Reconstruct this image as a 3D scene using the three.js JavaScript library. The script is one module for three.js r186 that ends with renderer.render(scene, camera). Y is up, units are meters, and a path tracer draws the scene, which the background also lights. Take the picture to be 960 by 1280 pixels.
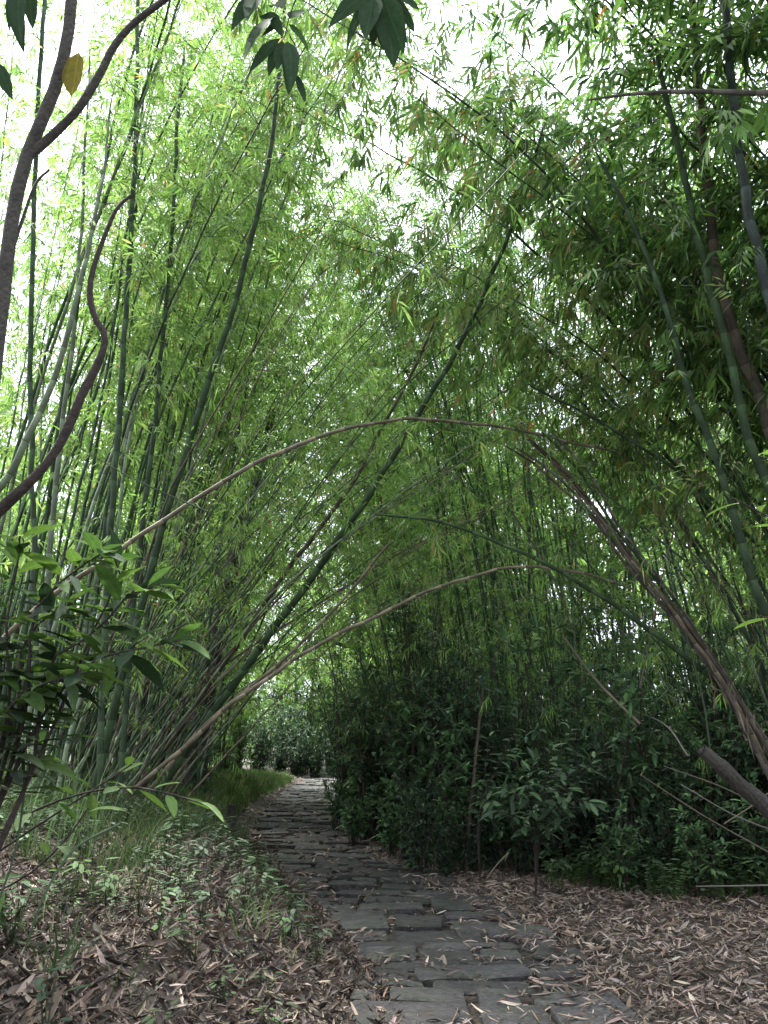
import * as THREE from 'three';
import { ImprovedNoise } from 'three/addons/math/ImprovedNoise.js';

// ------------------------------------------------------------------ camera, sky, sun, exposure
const EYE = 1.55, F = 1004, PITCH = THREE.MathUtils.degToRad(16.1);
const scene = new THREE.Scene();
const camera = new THREE.PerspectiveCamera(2 * Math.atan(640 / F) * 180 / Math.PI, 3 / 4, 0.05, 1200);
camera.position.set(0, EYE, 0); camera.rotation.x = PITCH;
scene.add(camera);
const renderer = new THREE.WebGLRenderer({ antialias: true });
renderer.toneMapping = THREE.LinearToneMapping;
renderer.toneMappingExposure = 5.9;
renderer.shadowMap.enabled = true;
{ // bright even cloud cover, a little brighter overhead
  const w = 64, h = 32, a = new Float32Array(w * h * 4);
  for (let j = 0; j < h; j++) for (let i = 0; i < w; i++) {
    const el = ((j + 0.5) / h - 0.5) * Math.PI, k = el > 0 ? (1 + 1.6 * Math.sin(el)) / 2.6 : 0.3, o = (j * w + i) * 4;
    a[o] = 0.93 * k; a[o + 1] = 0.98 * k; a[o + 2] = 1.12 * k; a[o + 3] = 1;
  }
  const sky = new THREE.DataTexture(a, w, h, THREE.RGBAFormat, THREE.FloatType);
  sky.mapping = THREE.EquirectangularReflectionMapping; sky.magFilter = THREE.LinearFilter; sky.needsUpdate = true;
  scene.background = sky; scene.environment = sky;
}
const sun = new THREE.DirectionalLight(new THREE.Color(1, 0.97, 0.92), 4.4);
sun.position.set(-30, 60, -24); sun.castShadow = true; sun.shadow.radius = 20;
sun.shadow.mapSize.set(2048, 2048);
Object.assign(sun.shadow.camera, { left: -40, right: 40, top: 40, bottom: -40, near: 1, far: 160 });
scene.add(sun, sun.target);

// ------------------------------------------------------------------ helpers
function rng(seed) { let s = seed >>> 0; const f = () => { s = (s + 0x6D2B79F5) | 0; let t = Math.imul(s ^ (s >>> 15), 1 | s); t = (t + Math.imul(t ^ (t >>> 7), 61 | t)) ^ t; return ((t ^ (t >>> 14)) >>> 0) / 4294967296; }; f.r = (a, b) => a + (b - a) * f(); f.i = (a, b) => Math.floor(a + (b - a + 1) * f()); return f; }
const V = (x, y, z) => new THREE.Vector3(x, y, z);
const sstep = (a, b, x) => { const t = Math.min(1, Math.max(0, (x - a) / (b - a))); return t * t * (3 - 2 * t); };
const lerp = (a, b, t) => a + (b - a) * t;
const INoise = new ImprovedNoise();
const nz = (x, y, z = 0.37) => INoise.noise(x, y, z);
const CP = Math.cos(PITCH), SP = Math.sin(PITCH);
function at(px, py, d) { // the point seen at that pixel, d metres ahead
  const x = (px - 480) / F, y = (640 - py) / F, s = d / (CP - y * SP);
  return V(x * s, EYE + (SP + y * CP) * s, -d);
}
const wpx = (w, d, py) => 0.5 * w / F * d / (CP - (640 - py) / F * SP); // radius in metres of a width in pixels
const names = {};
const numbered = (n) => { const k = names[n] = (names[n] ?? -1) + 1; return k ? `${n}_${String(k).padStart(3, '0')}` : n; };
function shade(o) { o.traverse((m) => { if (m.isMesh) { m.castShadow = true; m.receiveShadow = true; } }); return o; }
function thing(name, label, category, pos, group) {
  const o = new THREE.Group(); o.name = numbered(name); o.userData = { label, category };
  if (group) o.userData.group = group;
  if (pos) o.position.copy(pos);
  scene.add(o); return o;
}
function part(name, geo, mat, parent, kind) { const m = new THREE.Mesh(geo, mat); m.name = name; if (kind) m.userData.kind = kind; m.castShadow = m.receiveShadow = true; parent.add(m); return m; }

class GB { // collects faces of one part
  constructor() { this.p = []; this.n = []; this.c = []; this.u = []; this.x = []; }
  v(p, n, c, u = 0, w = 0) { this.p.push(p.x, p.y, p.z); this.n.push(n.x, n.y, n.z); this.c.push(c[0], c[1], c[2]); this.u.push(u, w); return this.p.length / 3 - 1; }
  t(a, b, c) { this.x.push(a, b, c); }
  build() {
    const g = new THREE.BufferGeometry();
    g.setAttribute('position', new THREE.Float32BufferAttribute(this.p, 3)); g.setAttribute('normal', new THREE.Float32BufferAttribute(this.n, 3));
    g.setAttribute('color', new THREE.Float32BufferAttribute(this.c, 3)); g.setAttribute('uv', new THREE.Float32BufferAttribute(this.u, 2));
    g.setIndex(this.x); return g;
  }
}
const tmpA = V(), tmpB = V(), tmpC = V();
function frameAt(t) { const a = Math.abs(t.y) < 0.9 ? V(0, 1, 0) : V(1, 0, 0); const s = a.cross(t).normalize(); return [s, V().crossVectors(t, s)]; }
function tube(gb, pts, radii, seg, col, cap = true, lump = 0, seed = 0) {
  let s = null, b = null, prev = -1, along = 0;
  for (let i = 0; i < pts.length; i++) {
    const t = V().subVectors(pts[Math.min(i + 1, pts.length - 1)], pts[Math.max(i - 1, 0)]).normalize();
    if (!s) [s, b] = frameAt(t); else { s.addScaledVector(t, -s.dot(t)).normalize(); b = V().crossVectors(t, s); }
    if (i) along += pts[i].distanceTo(pts[i - 1]);
    const r = typeof radii === 'function' ? radii(i / (pts.length - 1)) : radii[i], c = typeof col === 'function' ? col(i / (pts.length - 1), i) : col;
    const first = gb.p.length / 3;
    for (let k = 0; k <= seg; k++) {
      const a = k / seg * Math.PI * 2, n = V().addScaledVector(s, Math.cos(a)).addScaledVector(b, Math.sin(a));
      const rr = r * (1 + (lump ? lump * nz(Math.cos(a) * 1.3 + seed, Math.sin(a) * 1.3, along * 6 + seed) : 0));
      gb.v(V().copy(pts[i]).addScaledVector(n, rr), n, c, k / seg * Math.PI * 2 * r, along);
    }
    if (prev >= 0) for (let k = 0; k < seg; k++) { const p = prev + k, q = first + k; gb.t(p, p + 1, q); gb.t(q, p + 1, q + 1); }
    prev = first;
  }
  if (cap) { const e = pts.length - 1, t = V().subVectors(pts[e], pts[e - 1]).normalize(), m = gb.v(pts[e], t, typeof col === 'function' ? col(1, e) : col); for (let k = 0; k < seg; k++) gb.t(prev + k, prev + k + 1, m); }
}
function curvePts(list, n) { const c = new THREE.CatmullRomCurve3(list, false, 'centripetal'); return c.getSpacedPoints(n); }

// a narrow leaf: four faces, drooping
const WIDTHS = [[0, 0.06], [0.28, 1], [0.66, 0.72], [1, 0]];
function leafNarrow(gb, p, dir, side, len, wid, droop, col, few = false) {
  const n = tmpC.crossVectors(side, dir).normalize();
  const nn = n.clone(), w = wid / 2, put = (t, k) => { const q = V().copy(p).addScaledVector(dir, len * t).addScaledVector(side, k * w); q.y -= droop * len * t * t; return gb.v(q, nn, col, k * w + w, len * t); };
  if (few) { const a = put(0, 0), b = put(0.4, 1), c = put(0.4, -1), d = put(1, 0); gb.t(a, b, c); gb.t(b, d, c); return; }
  const a = put(0, 0), b = put(0.28, 1), c = put(0.28, -1), d = put(0.66, 0.75), e = put(0.66, -0.75), f = put(1, 0);
  gb.t(a, b, c); gb.t(b, d, c); gb.t(c, d, e); gb.t(d, f, e);
}
// a broad leaf, folded along its midrib
function leafBroad(gb, p, dir, side, len, wid, droop, col, fold = 0.25, wave = 0) {
  const n = V().crossVectors(side, dir).normalize();
  const rows = [[0, 0.03], [0.18, 0.66], [0.42, 1], [0.68, 0.82], [0.87, 0.42], [1, 0]], w = wid / 2, ids = [];
  rows.forEach(([t, k], i) => {
    const c = V().copy(p).addScaledVector(dir, len * t); c.y -= droop * len * t * t;
    const wv = wave * Math.sin(i * 2.3 + len * 90) * w;
    const L = c.clone().addScaledVector(side, k * w).addScaledVector(n, fold * k * w * -1 + wv), R = c.clone().addScaledVector(side, -k * w).addScaledVector(n, -fold * k * w - wv);
    const nl = n.clone().addScaledVector(side, fold).normalize(), nr = n.clone().addScaledVector(side, -fold).normalize();
    ids.push([gb.v(L, nl, col, 0.5 + k / 2, t), gb.v(c, n, col, 0.5, t), gb.v(R, nr, col, 0.5 - k / 2, t)]);
  });
  for (let i = 0; i < rows.length - 1; i++) { const [a, b, c] = ids[i], [d, e, f] = ids[i + 1]; gb.t(a, d, b); gb.t(b, d, e); gb.t(b, e, c); gb.t(c, e, f); }
}
const onSphere = (R) => { const y = R.r(-1, 1), a = R.r(0, 6.2832), s = Math.sqrt(1 - y * y); return V(s * Math.cos(a), y, s * Math.sin(a)); };
function pick(R, pal) { let k = R(), i = 0; while (i < pal.length - 1 && (k -= pal[i][1]) > 0) i++; const c = pal[i][0], j = R.r(0.75, 1.28); return [c[0] * j * R.r(0.9, 1.1), c[1] * j, c[2] * j * R.r(0.85, 1.15)]; }

// ------------------------------------------------------------------ textures and materials
function noiseTex(size, fn, srgb) {
  const a = new Uint8Array(size * size * 4);
  for (let j = 0; j < size; j++) for (let i = 0; i < size; i++) { const c = fn(i / size, j / size), o = (j * size + i) * 4; for (let k = 0; k < 3; k++) a[o + k] = Math.max(0, Math.min(255, (Array.isArray(c) ? c[k] : c) * 255)); a[o + 3] = 255; }
  const t = new THREE.DataTexture(a, size, size); t.wrapS = t.wrapT = THREE.RepeatWrapping; t.magFilter = THREE.LinearFilter; t.minFilter = THREE.LinearMipmapLinearFilter; t.generateMipmaps = true;
  if (srgb) t.colorSpace = THREE.SRGBColorSpace; t.needsUpdate = true; return t;
}
// tiling noise: walks round two circles
function tnoise(u, v, f, seed, oct = 4) { let s = 0, a = 0.5, k = f; for (let o = 0; o < oct; o++) { const x = Math.cos(u * 6.2832) * k / 6.2832, y = Math.sin(u * 6.2832) * k / 6.2832, p = Math.cos(v * 6.2832) * k / 6.2832, q = Math.sin(v * 6.2832) * k / 6.2832; s += a * (nz(x + seed, y + p * 1.7, q * 1.7 + seed) + nz(y - p + seed, x + q, seed * 2 + p)); a *= 0.55; k *= 2.1; } return s; }
const stoneMap = noiseTex(512, (u, v) => { const a = tnoise(u, v, 5, 3), b = tnoise(u, v, 26, 9, 3), m = sstep(0.05, 0.35, tnoise(u, v, 3, 17)); const k = 0.2 + 0.09 * a + 0.12 * b; return [k * lerp(1.03, 0.96, m), k * lerp(1.0, 0.99, m), k * lerp(1.0, 0.88, m)]; }, true);
const stoneBump = noiseTex(512, (u, v) => 0.5 + 0.28 * tnoise(u, v, 9, 5, 5) + 0.12 * tnoise(u, v, 60, 8, 2));
const soilMap = noiseTex(512, (u, v) => { const a = tnoise(u, v, 6, 31), b = tnoise(u, v, 40, 12, 3), k = 0.21 + 0.08 * a + 0.16 * b; return [k * 1.08, k * 0.95, k * 0.8]; }, true);
const soilBump = noiseTex(512, (u, v) => 0.5 + 0.3 * tnoise(u, v, 14, 41, 5));
const barkBump = noiseTex(256, (u, v) => 0.5 + 0.35 * tnoise(u, v * 0.999, 12, 51, 4) + 0.2 * Math.sin(u * 6.2832 * 6 + 3 * tnoise(u, v, 4, 55, 2)));
const barkMap = noiseTex(256, (u, v) => { const k = 0.72 + 0.22 * tnoise(u, v, 9, 61, 4) + 0.12 * tnoise(u, v, 40, 66, 2); return [k, k, k * 0.98]; }, true);
const streak = noiseTex(256, (u, v) => { const k = 0.8 + 0.16 * tnoise(u, v, 8, 71, 3) + 0.12 * tnoise(u, v, 34, 74, 2); return [k, k, k]; }, true);
const veinMap = noiseTex(256, (u, v) => { const c = Math.abs(u - 0.5) * 2, mid = 1 - sstep(0.02, 0.07, c), q = (v * 11 - c * 1.6) % 1, side = (1 - sstep(0.03, 0.12, Math.abs(((q + 1) % 1) - 0.5))) * 0.5, k = 0.80 + 0.10 * tnoise(u, v, 6, 81, 3) + 0.05 * tnoise(u, v, 40, 85, 2); return [Math.min(1, k + 0.16 * mid + 0.07 * side), Math.min(1, k + 0.15 * mid + 0.06 * side), Math.min(1, k + 0.1 * mid + 0.05 * side)]; }, true);
const rep = (t, x, y = x) => { const c = t.clone(); c.repeat.set(x, y); c.needsUpdate = true; return c; };

const M = {
  stone: new THREE.MeshStandardMaterial({ name: 'stone', map: stoneMap, bumpMap: stoneBump, bumpScale: 0.02, roughness: 0.9, vertexColors: true }),
  soil: new THREE.MeshStandardMaterial({ name: 'soil', map: soilMap, bumpMap: soilBump, bumpScale: 0.03, roughness: 1, vertexColors: true }),
  culm: new THREE.MeshPhysicalMaterial({ name: 'bamboo_cane', map: rep(streak, 3, 0.8), roughness: 0.58, specularIntensity: 0.32, vertexColors: true }),
  bark: new THREE.MeshStandardMaterial({ name: 'bark', map: rep(barkMap, 3), bumpMap: rep(barkBump, 4, 4), bumpScale: 0.008, roughness: 0.95, vertexColors: true }),
  twig: new THREE.MeshStandardMaterial({ name: 'dry_twig', roughness: 0.9, vertexColors: true }),
  leaf: new THREE.MeshPhysicalMaterial({ name: 'bamboo_leaf', transmission: 0.55, specularIntensity: 0.35, thickness: 0, roughness: 1, ior: 1.4, vertexColors: true, side: THREE.DoubleSide }),
  broad: new THREE.MeshPhysicalMaterial({ name: 'broad_leaf', transmission: 0.3, specularIntensity: 0.22, thickness: 0, roughness: 0.9, ior: 1.4, vertexColors: true, side: THREE.DoubleSide }),
  glossy: new THREE.MeshStandardMaterial({ name: 'glossy_leaf', roughness: 0.38, vertexColors: true, side: THREE.DoubleSide }),
  dry: new THREE.MeshStandardMaterial({ name: 'dry_leaf', roughness: 0.85, vertexColors: true, side: THREE.DoubleSide }),
  grass: new THREE.MeshPhysicalMaterial({ name: 'grass_blade', transmission: 0.25, specularIntensity: 0.25, thickness: 0, roughness: 0.9, vertexColors: true, side: THREE.DoubleSide }),
};

// ------------------------------------------------------------------ ground
const gd = (py) => EYE / Math.tan(Math.atan((py - 640) / F) - PITCH); // metres ahead of a ground pixel
const gx = (px, d) => (px - 480) / F * (d * CP - EYE * SP);
const edge = (list) => list.map(([px, py]) => { const d = gd(py); return [d, gx(px, d)]; });
const EL = [[-40, -4], [0, -0.1], [3.5, -0.02], ...edge([[464, 1280], [438, 1215], [392, 1150], [350, 1108], [322, 1072], [318, 1042], [326, 1020], [345, 1002], [362, 988]]), [38, -3.5], [44, -6], [60, -16], [300, -60]];
const ER = [[-40, -2], [0, 1.9], [3.5, 1.9], ...edge([[785, 1280], [715, 1200], [640, 1142], [560, 1106], [500, 1080], [456, 1054], [432, 1030], [421, 1008], [418, 990]]), [38, -1.3], [44, -3.4], [60, -13], [300, -56]];
const interp = (tab, d) => { let i = 0; while (i < tab.length - 2 && tab[i + 1][0] < d) i++; const [a, x] = tab[i], [b, y] = tab[i + 1], t = Math.min(1, Math.max(0, (d - a) / (b - a))); return lerp(x, y, t); };
function height(x, z) {
  const d = -z, l = interp(EL, d) - x, r = x - interp(ER, d);
  let h = -0.03;
  if (l > 0) { const near = sstep(34, 16, d); h += lerp(0.3, 0.78, near) * sstep(-0.12, 1.15, l) + lerp(0.2, 0.4, near) * sstep(1.2, 4.5, l) + 0.05 * Math.max(0, l - 5); h += 0.05 * sstep(0, 0.5, l) * (nz(x * 1.7, z * 1.7) + 0.6 * nz(x * 4, z * 4, 2)); }
  else if (r > 0) { h += 0.07 * sstep(0, 0.6, r) + 0.05 * Math.max(0, r - 2.5); h += 0.03 * sstep(0, 0.5, r) * (nz(x * 1.7, z * 1.7) + 0.6 * nz(x * 4, z * 4, 2)); }
  return Math.min(h, 3.5);
}
const onGround = (x, d) => V(x, height(x, -d), -d);
{
  const nx = 220, nzg = 260, g = new GB(), P = [];
  const sx = (i) => { const t = i / nx * 2 - 1; return 9 * t + 300 * Math.sign(t) * Math.abs(t) ** 6; }, sz = (j) => { const t = j / nzg; return 12 - 60 * t - 380 * t ** 6; };
  for (let j = 0; j <= nzg; j++) for (let i = 0; i <= nx; i++) {
    const x = sx(i), z = sz(j), y = height(x, z), e = 0.04, n = V((height(x - e, z) - height(x + e, z)) / (2 * e), 1, (height(x, z - e) - height(x, z + e)) / (2 * e)).normalize();
    const k = 0.8 + 0.3 * nz(x * 0.8, z * 0.8, 5); g.v(V(x, y, z), n, [k, k, k], x * 0.7, z * 0.7);
  }
  for (let j = 0; j < nzg; j++) for (let i = 0; i < nx; i++) { const a = j * (nx + 1) + i, b = a + nx + 1; g.t(a, a + 1, b); g.t(b, a + 1, b + 1); }
  const m = part('ground', g.build(), M.soil, scene, 'structure'); m.userData.label = 'dark forest soil under the bamboo and leaf litter'; m.userData.category = 'ground';
}
// ------------------------------------------------------------------ the paved path
const JOINTS = []; // where the gaps between the stones run
{
  const path = new THREE.Group(); path.name = 'path'; path.userData = { kind: 'structure', label: 'narrow path paved with dark worn stone blocks', category: 'path' }; scene.add(path);
  const bed = new GB(); let pr = -1;
  for (let k = 0; k <= 110; k++) {
    const d = 2 + k * 0.45, l = interp(EL, d) - 0.12, r = interp(ER, d) + 0.1, n = 8, first = bed.p.length / 3;
    for (let i = 0; i <= n; i++) { const x = lerp(l, r, i / n); bed.v(V(x, -0.018 - (i === 0 || i === n ? 0.05 : 0), -d), V(0, 1, 0), [0.8, 0.8, 0.78], x * 0.7, d * 0.7); }
    if (pr >= 0) for (let i = 0; i < n; i++) { bed.t(pr + i, pr + i + 1, first + i); bed.t(first + i, pr + i + 1, first + i + 1); }
    pr = first;
  }
  part('path_bed', bed.build(), M.soil, path);
  const R = rng(77), far = new GB(); let count = 0;
  JOINTS.length = 0;
  function stone(gb, x0, x1, d0, d1, slant, hgt) {
    const nx = 7, ny = 4, seed = R() * 100, tone = R.r(0.6, 1.3), tx = R.r(-0.025, 0.025), tz = R.r(-0.03, 0.03), ids = [];
    const bevel = 0.022, cx = (x0 + x1) / 2, cd = (d0 + d1) / 2;
    for (let j = 0; j <= ny; j++) for (let i = 0; i <= nx; i++) {
      const eu = i === 0 || i === nx, ev = j === 0 || j === ny;
      let u = eu ? i / nx : lerp(bevel / (x1 - x0), 1 - bevel / (x1 - x0), (i - 1) / (nx - 2)), v = ev ? j / ny : lerp(0.07, 0.93, (j - 1) / (ny - 2));
      let x = lerp(x0, x1, u), d = lerp(d0, d1, v);
      const cu = Math.abs(u - 0.5) * 2, cv = Math.abs(v - 0.5) * 2, cut = Math.max(0, cu + cv - 1.72) * 0.18;
      x += (cx - x) * cut; d += (cd - d) * cut;
      x += 0.03 * nz(x * 3.1 + seed, d * 3.1, 1) * (eu ? 1.3 : 1); d += 0.035 * nz(x * 3.3 + seed, d * 3.3, 7);
      d += slant * (x - cx);
      const y = hgt + tx * (u - 0.5) + tz * (v - 0.5) + 0.014 * nz(x * 4 + seed, d * 4, 3) + 0.006 * nz(x * 13 + seed, d * 13, 3) - (eu || ev ? 0.013 : 0);
      const n = V((eu ? (i ? 0.5 : -0.5) : 0) + 0.12 * nz(x * 9, d * 9, seed), 1, (ev ? (j ? -0.5 : 0.5) : 0) + 0.12 * nz(x * 9 + 5, d * 9, seed)).normalize();
      ids.push(gb.v(V(x, y, -d), n, [tone, tone, tone], x * 1.1 + seed, d * 1.1));
    }
    const id = (i, j) => ids[j * (nx + 1) + i];
    for (let j = 0; j < ny; j++) for (let i = 0; i < nx; i++) { gb.t(id(i, j), id(i + 1, j), id(i, j + 1)); gb.t(id(i, j + 1), id(i + 1, j), id(i + 1, j + 1)); }
    const rim = []; for (let i = 0; i < nx; i++) rim.push([i, 0]); for (let j = 0; j < ny; j++) rim.push([nx, j]); for (let i = nx; i > 0; i--) rim.push([i, ny]); for (let j = ny; j > 0; j--) rim.push([0, j]);
    const low = rim.map(([i, j]) => { const k = id(i, j) * 3, p = V(gb.p[k], gb.p[k + 1] - 0.11, gb.p[k + 2]); const o = V(p.x - cx, 0, p.z + cd).normalize(); return [gb.v(V(gb.p[k], gb.p[k + 1], gb.p[k + 2]), o, [tone, tone, tone], p.x + seed, 0), gb.v(p, o, [tone, tone, tone], p.x + seed, 0.11)]; });
    low.forEach(([a, b], i) => { const [c, e] = low[(i + 1) % low.length]; gb.t(a, b, c); gb.t(c, b, e); });
  }
  let d = 4.3, row = 0;
  while (d < 40) {
    const dep = R() < 0.3 ? R.r(0.2, 0.28) : R.r(0.3, 0.46), l = interp(EL, d) - R.r(0, 0.16), r = interp(ER, d) + R.r(-0.05, 0.18), sl = 0.10 + R.r(-0.03, 0.03);
    let x = l;
    while (x < r - 0.12) {
      let w = R() < 0.25 ? R.r(0.22, 0.4) : R.r(0.42, 0.85); if (x + w > r - 0.2) w = Math.max(0.2, r - x);
      const gap = R.r(0.03, 0.08), hgt = 0.028 + R.r(-0.026, 0.03), many = count >= 300 || d > 22, gb = many ? far : new GB();
      stone(gb, x + gap / 2, x + w - gap / 2, d + 0.5 * gap, d + dep - 0.5 * gap, 0, hgt);
      if (!many) { const m = part('paving_stone', gb.build(), M.stone, path); m.geometry.computeBoundingSphere(); const c = m.geometry.boundingSphere.center.clone(); m.geometry.translate(-c.x, -c.y, -c.z); m.position.copy(c); count++; }
      for (let k = 0; k < 5; k++) JOINTS.push([x + w * R(), d + R.r(-0.02, 0.02)]); JOINTS.push([x + R.r(-0.02, 0.02), d + dep * R()]);
      x += w;
    }
    d += dep; row++;
  }
  part('paving_stone', far.build(), M.stone, path, 'stuff');
}

// ------------------------------------------------------------------ bamboo
const GREEN_L = [[[0.195, 0.335, 0.074], 0.45], [[0.135, 0.25, 0.056], 0.35], [[0.27, 0.375, 0.10], 0.16], [[0.36, 0.22, 0.07], 0.008], [[0.10, 0.16, 0.05], 0.1]];
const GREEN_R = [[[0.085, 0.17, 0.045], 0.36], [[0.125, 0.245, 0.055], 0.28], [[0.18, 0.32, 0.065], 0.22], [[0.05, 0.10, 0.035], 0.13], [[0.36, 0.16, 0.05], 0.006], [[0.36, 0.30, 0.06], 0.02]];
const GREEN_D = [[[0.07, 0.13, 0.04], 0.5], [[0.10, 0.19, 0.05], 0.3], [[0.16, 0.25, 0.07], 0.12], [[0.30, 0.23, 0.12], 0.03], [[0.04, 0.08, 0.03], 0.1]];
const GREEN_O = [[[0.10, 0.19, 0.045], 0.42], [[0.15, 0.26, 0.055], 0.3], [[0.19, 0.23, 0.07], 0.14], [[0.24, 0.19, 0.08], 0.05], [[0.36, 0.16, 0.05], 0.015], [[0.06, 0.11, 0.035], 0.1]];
const STEM = { green: [0.042, 0.075, 0.032], dark: [0.040, 0.066, 0.034], pale: [0.16, 0.20, 0.13], tan: [0.155, 0.132, 0.092], brown: [0.085, 0.068, 0.05], grey: [0.13, 0.12, 0.105], blue: [0.055, 0.073, 0.064] };
function spray(gb, R, p, dir, tl, n, len, wid, pal, few, hang) { // leaves in two rows along a drooping twig
  const e = p.clone().addScaledVector(dir, tl), side = V(0, 1, 0).addScaledVector(onSphere(R), 0.9).cross(dir).normalize(), tone = R.r(0.8, 1.2);
  for (let k = 0; k < n; k++) {
    const f = n > 1 ? k / (n - 1) : 1, last = k === n - 1, a = last ? R.r(-0.3, 0.3) : (k % 2 ? 1 : -1) * R.r(0.45, 1.05), d = V().copy(dir).multiplyScalar(Math.cos(a)).addScaledVector(side, Math.sin(a)); d.y -= hang * R.r(0.5, 1.3); d.normalize();
    const s = V().copy(side).addScaledVector(dir, -0.7 * Math.sin(a)).addScaledVector(onSphere(R), 0.55); s.addScaledVector(d, -s.dot(d)).normalize();
    const c = pick(R, pal); leafNarrow(gb, V().lerpVectors(p, e, 0.25 + 0.75 * f), d, s, len * R.r(0.65, 1.15), wid * R.r(0.75, 1.15), R.r(0.08, 0.5), [c[0] * tone, c[1] * tone, c[2] * tone], few);
  }
  return e;
}
function canePts(curve, spacing, r0, r1, few, R) { // rings with a ridge at every node
  const L = curve.getLength(), n = Math.max(4, Math.round(L / spacing)), pts = [], rad = [], kind = [];
  for (let i = 0; i < n; i++) { const off = onSphere(R).multiplyScalar(i ? Math.min(0.012, r0 * 0.45) : 0), rr = lerp(r0, r1, (i / n) ** 1.25), e = Math.min(0.12, 0.018 / (L / n)); for (const [f, k, c] of [[0, 1.0, 0], [e * 0.5, 1.26, 1], [e, 0.97, 2], [0.45, 0.96, 3]]) { if (few && c === 3) continue; pts.push(curve.getPointAt(Math.min(1, (i + f) / n)).add(off)); rad.push(rr * k); kind.push(c); } }
  pts.push(curve.getPointAt(1)); rad.push(r1 * 0.6); kind.push(3); return { pts, rad, kind, n, L };
}
function culm(R, ctrl, o) {
  const curve = new THREE.CatmullRomCurve3(ctrl, false, 'centripetal'); curve.arcLengthDivisions = 120;
  const st = new GB(), lf = new GB(), { pts, rad, kind, n, L } = canePts(curve, o.node ?? R.r(0.3, 0.4), o.r0, o.r1, o.few, R);
  const b = STEM[o.stem ?? 'green'], tone = R.r(0.8, 1.25), seg = o.few ? 5 : o.seg ?? 7;
  tube(st, pts, rad, seg, (t, i) => { const k = tone * (kind[i] === 1 ? 0.6 : kind[i] === 0 ? 2.1 : 1) * (1 + (o.bare ? 0.05 : 0.1) * Math.sin(i * 12.9)); return [b[0] * k, b[1] * k, b[2] * k]; }, true);
  const len = o.leaf ?? 0.13, wid = o.wid ?? 0.019, bt = o.bt ?? 0.38, few = o.few ?? false, pal = o.pal ?? GREEN_L, hang = o.hang ?? 0.45;
  let turn = R.r(0, 6.28);
  if (!o.bare) for (let i = 1; i <= n; i++) {
    const t = i / n; const lowTwig = t < bt; if (lowTwig && !(t > 0.12 && R() < (o.low ?? 0))) continue;
    const lush = lowTwig ? 0.45 : R() < 0.22 ? 0.4 : R.r(0.75, 1.25); // bare stretches between leafy ones
    const p = curve.getPointAt(t), tg = curve.getTangentAt(t), [s, u] = frameAt(tg), nb = Math.max(1, Math.round((o.nb ?? 2) * R.r(0.6, 1.4)));
    turn += 2.4 + R.r(-0.4, 0.4);
    for (let q = 0; q < nb; q++) {
      const a = turn + (q - (nb - 1) / 2) * 1.1 + R.r(-0.3, 0.3), out = V().addScaledVector(s, Math.cos(a)).addScaledVector(u, Math.sin(a)), grow = sstep(0, 0.25, t - bt) * 0.5 + 0.5;
      const bl = (o.bl ?? 1.2) * lush * R.r(0.6, 1.15) * grow * lerp(1, 0.5, t * t), dir = out.multiplyScalar(R.r(0.7, 1.1)).addScaledVector(tg, R.r(0.25, 0.8)).normalize();
      const bp = []; const BS = few ? 2 : 4; for (let m = 0; m <= BS; m++) { const f = m / BS, x = V().copy(p).addScaledVector(dir, bl * f); x.y -= (o.sag ?? 0.35) * bl * f * f; bp.push(x); }
      tube(st, bp, (f) => lerp(0.0045, 0.0015, f) * (o.tw ?? 1), 3, [b[0] * tone * 1.3, b[1] * tone * 1.15, b[2] * tone], false);
      const nt = Math.max(2, Math.round(bl * (o.den ?? 8) * 0.62));
      for (let m = 0; m < nt; m++) {
        const f = lerp(0.18, 1, (m + R()) / nt), seg4 = Math.min(BS - 1, Math.floor(f * BS)), x = V().lerpVectors(bp[seg4], bp[seg4 + 1], f * BS - seg4);
        const td = onSphere(R).multiplyScalar(0.8).addScaledVector(dir, 0.7); td.y -= hang * 0.7; td.normalize();
        const tl = R.r(0.12, 0.34) * (o.tl ?? 1), e = spray(lf, R, x, td, tl, R.i(4, 9), len, wid, pal, few, hang);
        if (!few) tube(st, [x, e], [0.0015 * (o.tw ?? 1), 0.001], 3, [b[0] * tone * 1.2, b[1] * tone * 1.2, b[2] * tone], false);
      }
    }
  }
  return { stem: st.build(), foliage: o.bare ? null : lf.build(), tint: o.stem ?? 'green' };
}
const rebase = (geo, o) => { if (geo) geo.translate(-o.x, -o.y, -o.z); return geo; };
function heroCulm(seed, ctrl, o, label, group, name = 'bamboo_culm') {
  const g = culm(rng(seed), ctrl, o), b = ctrl[0], t = thing(name, label, 'bamboo', b, group);
  part('stem', rebase(g.stem, b), M.culm, t); if (g.foliage) part('foliage', rebase(g.foliage, b), M.leaf, t, 'stuff');
  return t;
}
// a control list from the photograph: [px, py, metres ahead]
const px = (list) => list.map(([a, b, d]) => at(a, b, d));
const grow = (list) => { const p = px(list), f = p[0]; return p; };

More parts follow.
